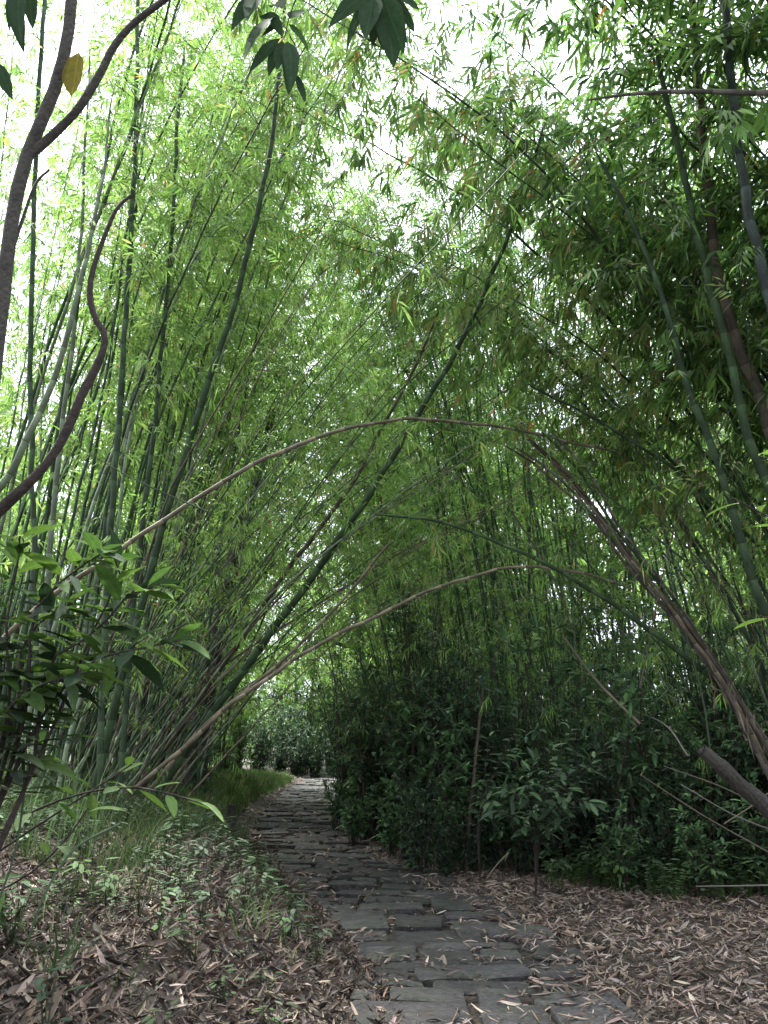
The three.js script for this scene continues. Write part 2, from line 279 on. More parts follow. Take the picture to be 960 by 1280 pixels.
// the culms of the clumps: each one grown on its own, leaning along +x before it is turned
const KIND = {
  bank: { pal: GREEN_L, stem: ['green', 'green', 'blue', 'pale', 'green', 'dark'], H: [10.5, 17], lean: [0.8, 7], bt: 0.4, nb: 2.3, bl: 1.4, den: 7.5, leaf: 0.16, wid: 0.027, low: 0.12, r0: [0.015, 0.032] },
  thin: { pal: GREEN_L, stem: ['tan', 'green', 'brown', 'green', 'pale', 'dark'], H: [4, 8], lean: [2.6, 6.5], r0: [0.009, 0.017], bt: 0.45, nb: 1.4, bl: 0.7, den: 7, leaf: 0.12, wid: 0.018, low: 0.15, line: 0.65 },
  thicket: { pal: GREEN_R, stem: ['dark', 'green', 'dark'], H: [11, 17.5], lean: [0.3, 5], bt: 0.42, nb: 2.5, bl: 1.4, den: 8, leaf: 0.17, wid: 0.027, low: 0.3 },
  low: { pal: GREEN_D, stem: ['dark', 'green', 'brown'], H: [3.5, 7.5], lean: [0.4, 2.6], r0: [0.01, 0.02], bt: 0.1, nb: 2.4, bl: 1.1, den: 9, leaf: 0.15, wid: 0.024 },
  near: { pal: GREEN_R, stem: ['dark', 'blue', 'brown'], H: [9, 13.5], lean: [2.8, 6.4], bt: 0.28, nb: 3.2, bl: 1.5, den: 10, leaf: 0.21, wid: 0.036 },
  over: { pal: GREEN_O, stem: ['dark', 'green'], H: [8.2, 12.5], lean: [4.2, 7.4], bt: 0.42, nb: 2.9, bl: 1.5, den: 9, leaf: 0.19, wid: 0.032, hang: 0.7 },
  far: { pal: GREEN_L, stem: ['green', 'dark'], H: [13, 22], lean: [0.4, 7], bt: 0.12, nb: 2.5, bl: 2.0, den: 7, leaf: 0.26, wid: 0.044, seg: 5, tw: 1.5 },
};
let seedOf = 5000;
function plant(k, x, d, turn, scale, label, group, name = 'bamboo_culm') {
  const R = rng(seedOf++), H = R.r(...k.H) * scale, lean = R.r(...k.lean) * scale, w = () => R.r(-0.16, 0.16);
  const pts = [0, 0.18, 0.38, 0.58, 0.78, 1].map((t) => V(lean * ((k.line ?? 0.3) * t + (1 - (k.line ?? 0.3)) * t ** 2.3) + (t ? w() : 0), H * (t - 0.06 * lean / 3 * t ** 3), t ? w() : 0));
  const g = culm(R, pts, { r1: 0.005, seg: 6, ...k, r0: R.r(...(k.r0 ?? [0.022, 0.04])), stem: k.stem[R.i(0, k.stem.length - 1)], few: d > 9 || d < 3 });
  const look = (lean < 1.6 * scale ? 'upright ' : lean < 3.4 * scale ? 'leaning ' : 'far-leaning ') + { green: 'green', dark: 'dark green', pale: 'pale', blue: 'grey-green', tan: 'tan', brown: 'brown' }[g.tint];
  const t = thing(name, look + ' ' + label, 'bamboo', onGround(x, d), group); t.position.y -= 0.03; t.rotation.y = turn;
  part('stem', g.stem, M.culm, t); part('foliage', g.foliage, M.leaf, t, 'stuff');
  return t;
}
function clump(seed, k, n, cx, cd, rx, rd, label, group, o = {}) {
  const R = rng(seed);
  for (let i = 0; i < n; i++) {
    const a = R.r(0, 6.2832), q = Math.sqrt(R()), ox = Math.cos(a) * q, oz = Math.sin(a) * q;
    // +x of the culm points away from the middle of the clump, pulled towards `to`
    const dx = ox + R.r(-0.5, 0.5) + (o.to?.[0] ?? 0), dz = oz + R.r(-0.5, 0.5) - (o.to?.[1] ?? 0);
    plant(k, cx + ox * rx, cd - oz * rd, Math.atan2(-dz, dx), R.r(...(o.scale ?? [0.85, 1.12])), label, group, o.name);
  }
}
clump(101, KIND.bank, 34, -4.3, 9.6, 1.3, 1.1, 'bamboo culm in the crowded clump on the grassy bank', 'culms of the clump on the bank', { to: [0.7, 0.1] });
clump(102, KIND.bank, 34, -3.7, 12.2, 1.0, 1.2, 'bamboo culm beside the dark tree trunk on the bank', 'culms beside the dark trunk', { to: [1.6, 0.1] });
clump(103, KIND.thin, 62, -3.5, 10.6, 0.85, 1.3, 'thin bamboo cane fanning out from the bank over the path', 'thin canes fanning over the path', { to: [1.7, 0.1], scale: [0.8, 1.15], name: 'bamboo_cane' });
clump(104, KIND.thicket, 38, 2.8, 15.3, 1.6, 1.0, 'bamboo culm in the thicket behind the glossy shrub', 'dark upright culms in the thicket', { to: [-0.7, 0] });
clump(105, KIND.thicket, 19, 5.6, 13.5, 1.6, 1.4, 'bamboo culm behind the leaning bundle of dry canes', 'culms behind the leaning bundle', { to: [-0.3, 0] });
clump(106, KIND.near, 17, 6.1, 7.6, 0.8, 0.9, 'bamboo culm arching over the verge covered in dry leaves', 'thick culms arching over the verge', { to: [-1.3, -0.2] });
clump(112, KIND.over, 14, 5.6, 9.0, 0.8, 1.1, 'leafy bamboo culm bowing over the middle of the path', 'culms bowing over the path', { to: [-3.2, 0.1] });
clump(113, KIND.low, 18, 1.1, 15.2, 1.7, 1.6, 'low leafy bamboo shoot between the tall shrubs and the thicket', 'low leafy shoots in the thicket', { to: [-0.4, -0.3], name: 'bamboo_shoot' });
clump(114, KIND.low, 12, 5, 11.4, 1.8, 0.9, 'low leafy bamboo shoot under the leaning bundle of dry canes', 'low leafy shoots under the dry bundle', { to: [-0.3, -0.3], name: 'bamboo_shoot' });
clump(111, KIND.thin, 14, 5.0, 10.6, 1.2, 1.2, 'thin bamboo cane slanting out of the brush under the dry canes', 'thin canes under the dry bundle', { to: [-1.4, 0], scale: [0.6, 1], name: 'bamboo_cane' });
clump(107, KIND.far, 11, -8.5, 17, 2.8, 3, 'leafy bamboo culm far behind the clump on the bank', 'culms far behind the bank clump', { to: [0.3, 0] });
clump(108, KIND.far, 20, -5.4, 21, 1.2, 3.4, 'leafy bamboo culm along the bend of the path', 'culms along the bend of the path', { to: [1, 0] });
clump(109, KIND.far, 26, 2.6, 22.5, 2.8, 3.4, 'leafy bamboo culm deep in the grove past the dark thicket', 'culms deep in the grove', { to: [-1, 0.2] });
clump(115, KIND.far, 8, -6.2, 31, 1, 2.5, 'leafy bamboo culm on the open side of the far path', 'culms on the open side of the far path', { to: [1.2, 0] });
clump(116, KIND.far, 9, 0.6, 32, 1.2, 3, 'leafy bamboo culm on the dark side of the far path', 'culms on the dark side of the far path', { to: [-1.2, 0] });
clump(117, KIND.far, 9, -3.4, 45.5, 4, 1.6, 'leafy bamboo culm closing the far end of the path', 'culms closing the far end of the path');
clump(110, KIND.far, 13, 10, 18, 2.5, 3.4, 'leafy bamboo culm deep behind the leaning dry canes', 'culms behind the dry canes');

// the single culms that stand out in the photograph
const hero = (seed, list, w0, w1, o, label) => {
  const p = px(list), d0 = list[0][2], e = list[list.length - 1];
  return heroCulm(seed, p, { r0: wpx(w0, d0, list[0][1]), r1: wpx(w1, e[2], e[1]), ...o }, label);
};
hero(201, [[118, 985, 8.6], [165, 800, 8.5], [205, 650, 8.4], [250, 510, 8.3], [290, 390, 8.2], [318, 280, 8.1], [340, 170, 8.0], [352, 60, 7.9], [362, -90, 7.8]], 11, 4, { stem: 'green', low: 0.2, bt: 0.5, nb: 1.4, bl: 0.9, den: 6 }, 'thick smooth green bamboo culm crossing the tan arching cane on the bank');
hero(202, [[125, 985, 8.2], [135, 720, 8.2], [150, 500, 8.1], [160, 350, 8.1], [168, 200, 8.0], [172, 60, 8.0], [174, -60, 8]], 9, 5, { stem: 'dark', low: 0.2, bt: 0.45, nb: 1.5, bl: 0.9, den: 6 }, 'straight dark bamboo culm with twigs standing just behind the crooked branch');
hero(203, [[150, 985, 9], [170, 720, 9], [192, 540, 9], [205, 400, 9], [215, 280, 8.9], [222, 150, 8.9], [230, 60, 8.9]], 8, 4, { stem: 'dark', bt: 0.5, nb: 1.4, bl: 0.9, den: 6 }, 'slim dark bamboo culm between the straight dark culm and the thick green one');
hero(204, [[52, 990, 7.4], [44, 760, 7.4], [40, 580, 7.4], [38, 400, 7.3], [44, 210, 7.3], [54, 20, 7.2], [60, -80, 7.2]], 8, 5, { stem: 'dark', bt: 0.55, nb: 1.2, bl: 0.8, den: 5 }, 'dark thin bamboo culm rising right behind the forked tree trunk');
hero(205, [[-60, 760, 7.0], [-20, 650, 7.0], [20, 575, 6.9], [58, 500, 6.9], [84, 420, 6.8], [104, 340, 6.8], [128, 220, 6.8], [140, 120, 6.8]], 11, 2, { stem: 'pale', bt: 0.7, nb: 1.2, bl: 0.7 }, 'pale grey-green bamboo cane slanting past the forked tree trunk');
hero(206, [[40, 985, 7.8], [62, 700, 7.8], [78, 530, 7.8], [90, 440, 7.7], [98, 340, 7.7], [106, 200, 7.7], [112, 60, 7.7]], 9, 2, { stem: 'pale', bt: 0.7, nb: 1, bl: 0.5 }, 'whitish bamboo culm upright between the dark culms of the bank');
hero(207, [[190, 1000, 10.2], [236, 935, 10.1], [283, 868, 10], [336, 794, 9.8], [388, 724, 9.6], [456, 626, 9.2], [530, 505, 8.9], [575, 430, 8.7], [620, 330, 8.5], [655, 245, 8.3], [682, 150, 8.2]], 11, 4, { stem: 'green', low: 0.2, bt: 0.66, nb: 1.5, bl: 1.0, den: 7, pal: GREEN_R }, 'long dark green bamboo culm leaning right across the path');
hero(208, [[165, 1000, 10.8], [235, 895, 10.6], [300, 800, 10.4], [360, 712, 10.2], [430, 620, 10], [475, 540, 9.8], [520, 455, 9.6], [548, 390, 9.5]], 8, 3, { stem: 'brown', low: 0.2, bt: 0.8, nb: 1, bl: 0.7, den: 6 }, 'brown bamboo culm slanting beside the long dark green one over the path');
hero(209, [[-30, 830, 6.6], [60, 748, 6.6], [130, 700, 6.6], [250, 620, 6.7], [330, 575, 6.8], [400, 545, 6.9], [470, 528, 7.1], [530, 524, 7.3], [600, 530, 7.5], [680, 545, 7.8], [775, 566, 8]], 7, 3, { stem: 'tan', low: 0.2, bt: 0.62, nb: 1, bl: 0.45, den: 5 }, 'tan bamboo cane bent in a long arch over the path');
hero(210, [[190, 985, 9.6], [250, 912, 9.5], [330, 845, 9.3], [385, 795, 9.1], [430, 748, 9], [490, 675, 8.8]], 6, 3, { stem: 'tan', bare: true }, 'thin straight tan cane slanting up below the long dark green culm');
hero(211, [[170, 985, 9.4], [240, 925, 9.3], [300, 872, 9.2], [400, 806, 9], [480, 765, 8.9], [560, 730, 8.8], [630, 711, 8.7], [715, 714, 8.6], [800, 740, 8.6]], 6, 3, { stem: 'tan', bt: 0.8, nb: 1, bl: 0.4, den: 5 }, 'thin tan cane bowing low across the path into the dark thicket');
hero(212, [[975, 960, 8.6], [930, 885, 8.4], [870, 832, 8.2], [800, 780, 8.1], [720, 725, 8], [650, 690, 7.9], [580, 660, 7.9], [520, 647, 7.8], [470, 643, 7.8]], 8, 3, { stem: 'green', bt: 0.85, low: 0.15, nb: 1, bl: 0.4, den: 4 }, 'smooth green bamboo cane arching from the verge towards the path');
// canes of the big clump beside the verge
hero(213, [[1010, 1010, 7.2], [985, 830, 7.1], [945, 740, 7], [920, 650, 6.9], [890, 560, 6.8], [860, 480, 6.7], [838, 405, 6.6], [800, 300, 6.5], [745, 190, 6.4]], 14, 4, { stem: 'dark', bt: 0.6, nb: 1.5, bl: 0.8, pal: GREEN_R, leaf: 0.16, wid: 0.024 }, 'thick dark bamboo culm leaning in front of the bright gap beside the verge');
hero(214, [[1060, 1000, 6.6], [1010, 760, 6.6], [975, 640, 6.5], [940, 560, 6.5], [905, 420, 6.4], [880, 330, 6.4], [850, 200, 6.3], [820, 60, 6.2]], 16, 6, { stem: 'green', bt: 0.62, nb: 1.6, bl: 0.9, pal: GREEN_R, leaf: 0.17, wid: 0.026 }, 'stout grey-green bamboo culm leaning over the verge towards the treetops');
hero(215, [[1080, 980, 6], [1020, 600, 6], [972, 420, 6], [935, 260, 5.9], [915, 110, 5.9], [905, 0, 5.8], [895, -100, 5.8]], 18, 9, { stem: 'blue', bt: 0.75, nb: 1.5, bl: 0.9, pal: GREEN_R, leaf: 0.17, wid: 0.026 }, 'stout blue-grey bamboo culm crossed by the pale horizontal cane');
hero(216, [[1100, 1000, 6.8], [1010, 700, 6.8], [950, 500, 6.8], [905, 380, 6.7], [880, 180, 6.7], [868, 40, 6.7], [860, -80, 6.7]], 18, 9, { stem: 'brown', bt: 0.7, nb: 1.4, bl: 0.9, pal: GREEN_R, leaf: 0.17, wid: 0.026 }, 'old brown bamboo culm with peeling sheaths above the verge');
hero(217, [[1015, 800, 5.2], [1000, 116, 5.3], [880, 114, 5.4], [800, 117, 5.5], [735, 125, 5.6]].slice(1), 8, 3, { stem: 'grey', bare: true }, 'pale dry cane lying level high across the stout culms');
hero(218, [[1040, 1010, 8], [965, 760, 7.9], [880, 620, 7.7], [770, 540, 7.6], [660, 480, 7.4]], 6, 3, { stem: 'dark', bt: 0.5, nb: 1, bl: 0.5, pal: GREEN_R }, 'thin dark cane sloping behind the bright gap beside the verge');

// the leaning bundle of dry canes
for (const [k, [o0, o1, st, w]] of [[0, 0, 'tan', 6.5], [9, 8, 'brown', 6], [-8, -12, 'grey', 5.5], [5, 22, 'dark', 5], [14, 4, 'brown', 5], [-3, -22, 'brown', 4], [18, 34, 'grey', 3.5]].entries())
  hero(230 + k, [[1000 + o0, 1040, 8.3], [952 + o0 * 0.7, 940, 8.2], [905 + o0 * 0.6, 858, 8.1 + k * 0.04], [860 + o0 * 0.6, 790, 8.0 + k * 0.03], [805 + o1 * 0.5, 720, 7.9], [752 + o1 * 0.5, 650, 7.8], [700 + o1, 588, 7.7], [655 + o1, 540 + (k % 3) * 9, 7.6]], w * 1.25, 3, { stem: st, bare: k % 2 === 0, bt: 0.6, nb: 1, bl: 0.4, den: 4, pal: GREEN_D },
    ['straight tan cane of the leaning bundle of dry canes', 'brown cane on top of the leaning bundle of dry canes', 'grey weathered cane under the leaning bundle of dry canes', 'thin dark cane at the back of the leaning bundle of dry canes', 'slim brown cane along the upper side of the leaning bundle', 'slim brown cane along the lower side of the leaning bundle', 'thinnest grey cane of the leaning bundle, bent away from it'][k]);
{ // dry sheaths and fibres hanging from the bundle
  const t = thing('dry_sheath', 'ragged dry sheaths wrapped round the foot of the leaning bundle', 'bamboo sheath', at(905, 858, 8.0)), R = rng(240), g = new GB();
  for (let i = 0; i < 46; i++) { const f = R() * 0.7, p = at(lerp(948, 858, f) + R.r(-14, 20), lerp(930, 790, f) + R.r(-10, 14), 8.0 + R.r(-0.1, 0.15)).sub(t.position), d = V(R.r(0.1, 0.5), -0.9, R.r(-0.4, 0.4)).addScaledVector(onSphere(R), 0.5).normalize(); leafNarrow(g, p, d, onSphere(R).cross(d).normalize(), R.r(0.08, 0.26), R.r(0.006, 0.025), R.r(0, 0.3), pick(R, [[[0.14, 0.11, 0.08], 0.6], [[0.08, 0.06, 0.045], 0.4]])); }
  part('fibre', g.build(), M.dry, t, 'stuff');
}

console.log('bamboo done');
// ------------------------------------------------------------------ shrubs and trees
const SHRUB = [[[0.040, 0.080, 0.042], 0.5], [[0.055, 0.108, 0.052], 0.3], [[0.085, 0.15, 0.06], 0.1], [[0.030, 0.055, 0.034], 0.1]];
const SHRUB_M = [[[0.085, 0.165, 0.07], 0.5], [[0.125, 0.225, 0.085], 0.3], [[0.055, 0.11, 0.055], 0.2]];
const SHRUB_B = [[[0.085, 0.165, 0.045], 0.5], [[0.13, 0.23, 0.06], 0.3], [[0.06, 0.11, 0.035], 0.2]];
function shrubGeo(seed, o) {
  const R = rng(seed), st = new GB(), lf = new GB(), bark = [0.07, 0.055, 0.04];
  for (let i = 0; i < o.stems; i++) {
    const a = R.r(0, 6.28), sp = R.r(0.1, 1) * o.r, h = o.h * R.r(0.55, 1), top = V(Math.cos(a) * sp, h, Math.sin(a) * sp);
    const pts = curvePts([V(R.r(-0.12, 0.12) * o.r, 0, R.r(-0.12, 0.12) * o.r), V(top.x * 0.35 + R.r(-0.1, 0.1), h * 0.45, top.z * 0.35 + R.r(-0.1, 0.1)), V(top.x * 0.75, h * 0.82, top.z * 0.75), top], 7);
    tube(st, pts, (t) => lerp(0.014, 0.004, t) * (o.thick ?? 1), 4, bark, false);
    const nb = o.twigs ?? 9;
    for (let k = 0; k < nb; k++) {
      const t = lerp(o.from ?? 0.2, 1, (k + R()) / nb), q = Math.min(6, Math.floor(t * 7)), p = V().lerpVectors(pts[q], pts[q + 1], t * 7 - q);
      const d = onSphere(R); d.y = d.y * 0.5 + 0.3; d.normalize(); const bl = R.r(0.15, 0.5) * o.r * 0.8, e = p.clone().addScaledVector(d, bl);
      tube(st, [p, e], [0.004, 0.002], 3, bark, false);
      for (let m = 0; m < (o.leaves ?? 8); m++) {
        const f = R.r(0.3, 1), x = V().lerpVectors(p, e, f), ld = onSphere(R); ld.y = ld.y * 0.45 + 0.08; ld.addScaledVector(d, 0.6).normalize();
        const s = V(0, 1, 0).cross(ld).normalize().addScaledVector(onSphere(R), 0.35); s.addScaledVector(ld, -s.dot(ld)).normalize();
        const L = o.leaf * R.r(0.6, 1.2);
        if (o.lod) leafNarrow(lf, x, ld, s, L, o.wid * R.r(0.8, 1.2), R.r(0.1, 0.5), pick(R, o.pal), o.lod > 1); else leafBroad(lf, x, ld, s, L, o.wid * R.r(0.8, 1.2), R.r(0.05, 0.35), pick(R, o.pal));
      }
    }
  }
  return { stem: st.build(), foliage: lf.build() };
}
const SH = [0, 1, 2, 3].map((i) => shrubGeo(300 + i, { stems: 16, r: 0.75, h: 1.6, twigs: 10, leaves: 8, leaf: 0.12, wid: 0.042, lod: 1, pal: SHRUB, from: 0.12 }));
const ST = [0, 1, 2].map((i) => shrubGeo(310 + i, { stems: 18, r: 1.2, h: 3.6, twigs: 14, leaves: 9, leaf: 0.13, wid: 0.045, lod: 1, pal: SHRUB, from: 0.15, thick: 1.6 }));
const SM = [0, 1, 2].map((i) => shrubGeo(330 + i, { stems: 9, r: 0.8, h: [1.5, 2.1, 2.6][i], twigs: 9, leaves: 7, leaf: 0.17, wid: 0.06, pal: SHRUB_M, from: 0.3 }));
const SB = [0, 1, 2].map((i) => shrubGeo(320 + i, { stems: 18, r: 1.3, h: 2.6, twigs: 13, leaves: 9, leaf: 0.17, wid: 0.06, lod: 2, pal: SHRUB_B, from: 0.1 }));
function bush(set, i, x, d, scale, turn, name, label, group, mat = M.broad) {
  const g = set[i % set.length], t = thing(name, label, 'shrub', onGround(x, d), group); t.position.y -= 0.02; t.rotation.y = turn; t.scale.set(scale, scale * (0.72 + 0.6 * Math.abs(Math.sin(x * 7.3 + d * 3.1))), scale);
  part('stem', g.stem, M.bark, t); part('foliage', g.foliage, mat, t, 'stuff'); return t;
}
{
  const R = rng(400);
  // low dark shrubs along the verge, then taller ones behind them
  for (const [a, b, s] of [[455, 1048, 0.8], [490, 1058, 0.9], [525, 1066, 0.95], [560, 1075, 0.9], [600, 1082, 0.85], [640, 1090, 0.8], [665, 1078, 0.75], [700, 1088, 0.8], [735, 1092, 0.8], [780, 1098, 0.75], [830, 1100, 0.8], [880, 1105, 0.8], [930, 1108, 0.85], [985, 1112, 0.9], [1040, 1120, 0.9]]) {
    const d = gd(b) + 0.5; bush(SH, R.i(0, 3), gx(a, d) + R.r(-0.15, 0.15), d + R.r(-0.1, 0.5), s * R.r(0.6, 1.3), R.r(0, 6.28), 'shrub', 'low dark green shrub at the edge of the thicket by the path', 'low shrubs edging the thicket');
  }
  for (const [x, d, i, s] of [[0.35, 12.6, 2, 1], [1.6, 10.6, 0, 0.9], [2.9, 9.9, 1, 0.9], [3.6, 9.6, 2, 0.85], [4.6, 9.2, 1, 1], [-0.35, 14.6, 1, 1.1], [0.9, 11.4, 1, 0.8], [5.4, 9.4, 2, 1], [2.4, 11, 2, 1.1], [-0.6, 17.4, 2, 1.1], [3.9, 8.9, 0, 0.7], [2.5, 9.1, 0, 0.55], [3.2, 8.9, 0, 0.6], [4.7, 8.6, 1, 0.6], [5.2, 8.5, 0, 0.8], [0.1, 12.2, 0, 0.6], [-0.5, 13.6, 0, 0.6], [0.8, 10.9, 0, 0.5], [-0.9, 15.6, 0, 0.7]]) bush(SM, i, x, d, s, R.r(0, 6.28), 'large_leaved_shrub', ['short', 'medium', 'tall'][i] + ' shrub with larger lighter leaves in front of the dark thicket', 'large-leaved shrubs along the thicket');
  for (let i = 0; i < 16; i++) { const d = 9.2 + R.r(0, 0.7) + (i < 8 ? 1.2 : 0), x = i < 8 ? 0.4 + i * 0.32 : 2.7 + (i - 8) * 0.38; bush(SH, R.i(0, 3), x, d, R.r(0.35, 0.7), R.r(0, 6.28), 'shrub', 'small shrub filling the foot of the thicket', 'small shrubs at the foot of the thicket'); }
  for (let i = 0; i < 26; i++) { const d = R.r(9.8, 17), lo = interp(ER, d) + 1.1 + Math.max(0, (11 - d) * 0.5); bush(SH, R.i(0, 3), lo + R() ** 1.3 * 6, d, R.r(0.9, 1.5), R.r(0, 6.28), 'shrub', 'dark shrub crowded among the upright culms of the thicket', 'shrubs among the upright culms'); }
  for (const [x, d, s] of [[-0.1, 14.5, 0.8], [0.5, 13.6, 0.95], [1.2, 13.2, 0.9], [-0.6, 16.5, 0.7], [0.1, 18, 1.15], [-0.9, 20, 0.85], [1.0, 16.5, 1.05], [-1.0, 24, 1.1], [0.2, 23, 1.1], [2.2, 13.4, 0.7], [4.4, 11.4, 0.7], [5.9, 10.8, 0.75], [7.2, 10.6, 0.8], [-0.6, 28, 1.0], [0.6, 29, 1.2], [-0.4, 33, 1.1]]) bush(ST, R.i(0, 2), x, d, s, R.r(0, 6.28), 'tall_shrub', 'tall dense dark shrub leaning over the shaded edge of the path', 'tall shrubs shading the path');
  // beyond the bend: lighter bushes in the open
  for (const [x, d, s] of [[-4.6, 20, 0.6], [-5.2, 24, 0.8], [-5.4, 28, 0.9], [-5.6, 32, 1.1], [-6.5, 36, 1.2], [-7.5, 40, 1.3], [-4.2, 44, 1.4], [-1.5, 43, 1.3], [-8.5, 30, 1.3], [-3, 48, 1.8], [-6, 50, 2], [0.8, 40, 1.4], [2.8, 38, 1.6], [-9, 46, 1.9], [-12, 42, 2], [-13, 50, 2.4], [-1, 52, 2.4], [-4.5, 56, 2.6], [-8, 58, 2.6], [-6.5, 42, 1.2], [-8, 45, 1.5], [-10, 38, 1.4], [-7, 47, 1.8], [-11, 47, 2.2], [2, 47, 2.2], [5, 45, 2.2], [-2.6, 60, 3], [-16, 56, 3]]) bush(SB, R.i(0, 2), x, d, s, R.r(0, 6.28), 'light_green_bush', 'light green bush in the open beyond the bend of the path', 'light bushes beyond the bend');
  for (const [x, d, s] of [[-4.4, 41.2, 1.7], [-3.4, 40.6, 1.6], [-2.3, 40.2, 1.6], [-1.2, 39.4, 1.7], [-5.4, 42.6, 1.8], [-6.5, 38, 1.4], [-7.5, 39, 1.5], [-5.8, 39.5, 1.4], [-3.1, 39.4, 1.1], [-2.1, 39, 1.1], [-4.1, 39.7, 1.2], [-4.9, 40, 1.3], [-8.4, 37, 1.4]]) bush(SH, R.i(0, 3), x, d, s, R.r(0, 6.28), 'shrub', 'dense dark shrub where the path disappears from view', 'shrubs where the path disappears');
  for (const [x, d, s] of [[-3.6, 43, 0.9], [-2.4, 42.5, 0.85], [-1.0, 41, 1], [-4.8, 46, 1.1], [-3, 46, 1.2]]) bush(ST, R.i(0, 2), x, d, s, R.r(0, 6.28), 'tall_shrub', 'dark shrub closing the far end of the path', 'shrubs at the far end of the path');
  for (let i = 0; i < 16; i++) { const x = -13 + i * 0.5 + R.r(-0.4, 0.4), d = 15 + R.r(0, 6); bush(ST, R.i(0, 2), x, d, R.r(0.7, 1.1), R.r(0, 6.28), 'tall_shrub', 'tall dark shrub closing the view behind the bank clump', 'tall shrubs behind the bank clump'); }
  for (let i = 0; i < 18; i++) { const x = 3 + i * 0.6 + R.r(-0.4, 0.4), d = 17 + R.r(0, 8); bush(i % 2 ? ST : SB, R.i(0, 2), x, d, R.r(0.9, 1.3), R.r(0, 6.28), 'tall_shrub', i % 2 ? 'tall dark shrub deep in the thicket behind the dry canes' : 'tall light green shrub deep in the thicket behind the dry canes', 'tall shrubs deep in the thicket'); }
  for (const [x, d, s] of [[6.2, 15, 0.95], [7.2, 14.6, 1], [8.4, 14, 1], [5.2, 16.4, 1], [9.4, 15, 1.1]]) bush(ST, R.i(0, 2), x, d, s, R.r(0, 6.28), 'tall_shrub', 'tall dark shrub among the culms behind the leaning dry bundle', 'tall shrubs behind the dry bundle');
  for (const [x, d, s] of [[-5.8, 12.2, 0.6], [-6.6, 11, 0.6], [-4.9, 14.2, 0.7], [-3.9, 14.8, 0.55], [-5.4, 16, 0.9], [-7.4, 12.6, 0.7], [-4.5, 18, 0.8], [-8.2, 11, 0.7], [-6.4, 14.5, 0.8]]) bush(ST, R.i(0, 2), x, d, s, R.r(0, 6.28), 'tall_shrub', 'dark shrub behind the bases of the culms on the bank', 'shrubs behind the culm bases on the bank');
  // under the bank clump
  for (const [x, d, s] of [[-6.5, 9.2, 0.8], [-2.9, 13.4, 0.5], [-3.4, 15.8, 0.8], [-4.4, 16.8, 1], [-6.2, 14, 1.2]]) bush(SH, R.i(0, 3), x, d, s, R.r(0, 6.28), 'shrub', 'dark shrub growing under the clump on the bank', 'shrubs under the bank clump');
}
function treeGeo(seed, o) {
  const R = rng(seed), tr = new GB(), lf = new GB(), c = o.bark ?? [0.09, 0.07, 0.055];
  const main = curvePts([V(0, -0.1, 0), V(R.r(-0.2, 0.2), o.h * 0.3, R.r(-0.2, 0.2)), V(R.r(-0.5, 0.5), o.h * 0.65, R.r(-0.5, 0.5)), V(R.r(-0.6, 0.6), o.h, R.r(-0.6, 0.6))], 16);
  tube(tr, main, (t) => lerp(o.tr, 0.03, t ** 0.8), 8, c, false, 0.15, seed);
  for (let i = 0; i < o.limbs; i++) {
    const t = lerp(o.from, 1, (i + R()) / o.limbs), q = Math.min(15, Math.floor(t * 16)), p = main[q], a = i * 2.4 + R.r(-0.5, 0.5), L = o.r * R.r(0.6, 1.1) * lerp(1, 0.55, t);
    const d = V(Math.cos(a), R.r(0.1, 0.7), Math.sin(a)).normalize(), pts = curvePts([p, p.clone().addScaledVector(d, L * 0.5).add(V(0, R.r(-0.2, 0.4), 0)), p.clone().addScaledVector(d, L).add(V(R.r(-0.4, 0.4), R.r(-0.3, 0.5), R.r(-0.4, 0.4)))], 6);
    tube(tr, pts, (f) => lerp(o.tr * 0.35 * lerp(1, 0.5, t), 0.012, f), 5, c, false, 0.1, seed + i);
    for (let k = 0; k < o.cl; k++) {
      const f = R.r(0.25, 1), s6 = Math.min(5, Math.floor(f * 6)), x = V().lerpVectors(pts[s6], pts[s6 + 1], f * 6 - s6), e = x.clone().addScaledVector(onSphere(R), R.r(0.15, 0.75) * o.puff);
      tube(tr, [x, e], [0.008, 0.004], 3, c, false);
      for (let m = 0; m < o.lv; m++) { const ld = onSphere(R), y = e.clone().addScaledVector(onSphere(R), R() * 0.4 * o.puff); ld.y -= 0.35; ld.normalize(); const s = onSphere(R).cross(ld).normalize(); leafNarrow(lf, y, ld, s, o.leaf * R.r(0.7, 1.2), o.wid * R.r(0.8, 1.2), R.r(0.1, 0.4), pick(R, o.pal), true); }
    }
  }
  return { trunk: tr.build(), crown: lf.build() };
}
const TREE_PAL = [[[0.09, 0.17, 0.04], 0.45], [[0.14, 0.25, 0.055], 0.35], [[0.06, 0.11, 0.035], 0.2]];
const TREE_LIGHT = [[[0.17, 0.29, 0.07], 0.5], [[0.22, 0.35, 0.09], 0.3], [[0.12, 0.2, 0.05], 0.2]];
const TA = [0, 1, 2].map((i) => treeGeo(500 + i, { h: 11, tr: 0.2, limbs: 16, from: 0.3, r: 4, cl: 16, lv: 13, puff: 1, leaf: 0.2, wid: 0.085, pal: TREE_PAL }));
const TD = [0, 1].map((i) => treeGeo(540 + i, { h: 14, tr: 0.22, limbs: 18, from: 0.58, r: 5.2, cl: 26, lv: 15, puff: 1.3, leaf: 0.26, wid: 0.12, pal: TREE_PAL }));
const TL = [0, 1].map((i) => treeGeo(520 + i, { h: 10, tr: 0.18, limbs: 18, from: 0.08, r: 4.2, cl: 26, lv: 18, puff: 1.1, leaf: 0.26, wid: 0.11, pal: TREE_LIGHT }));
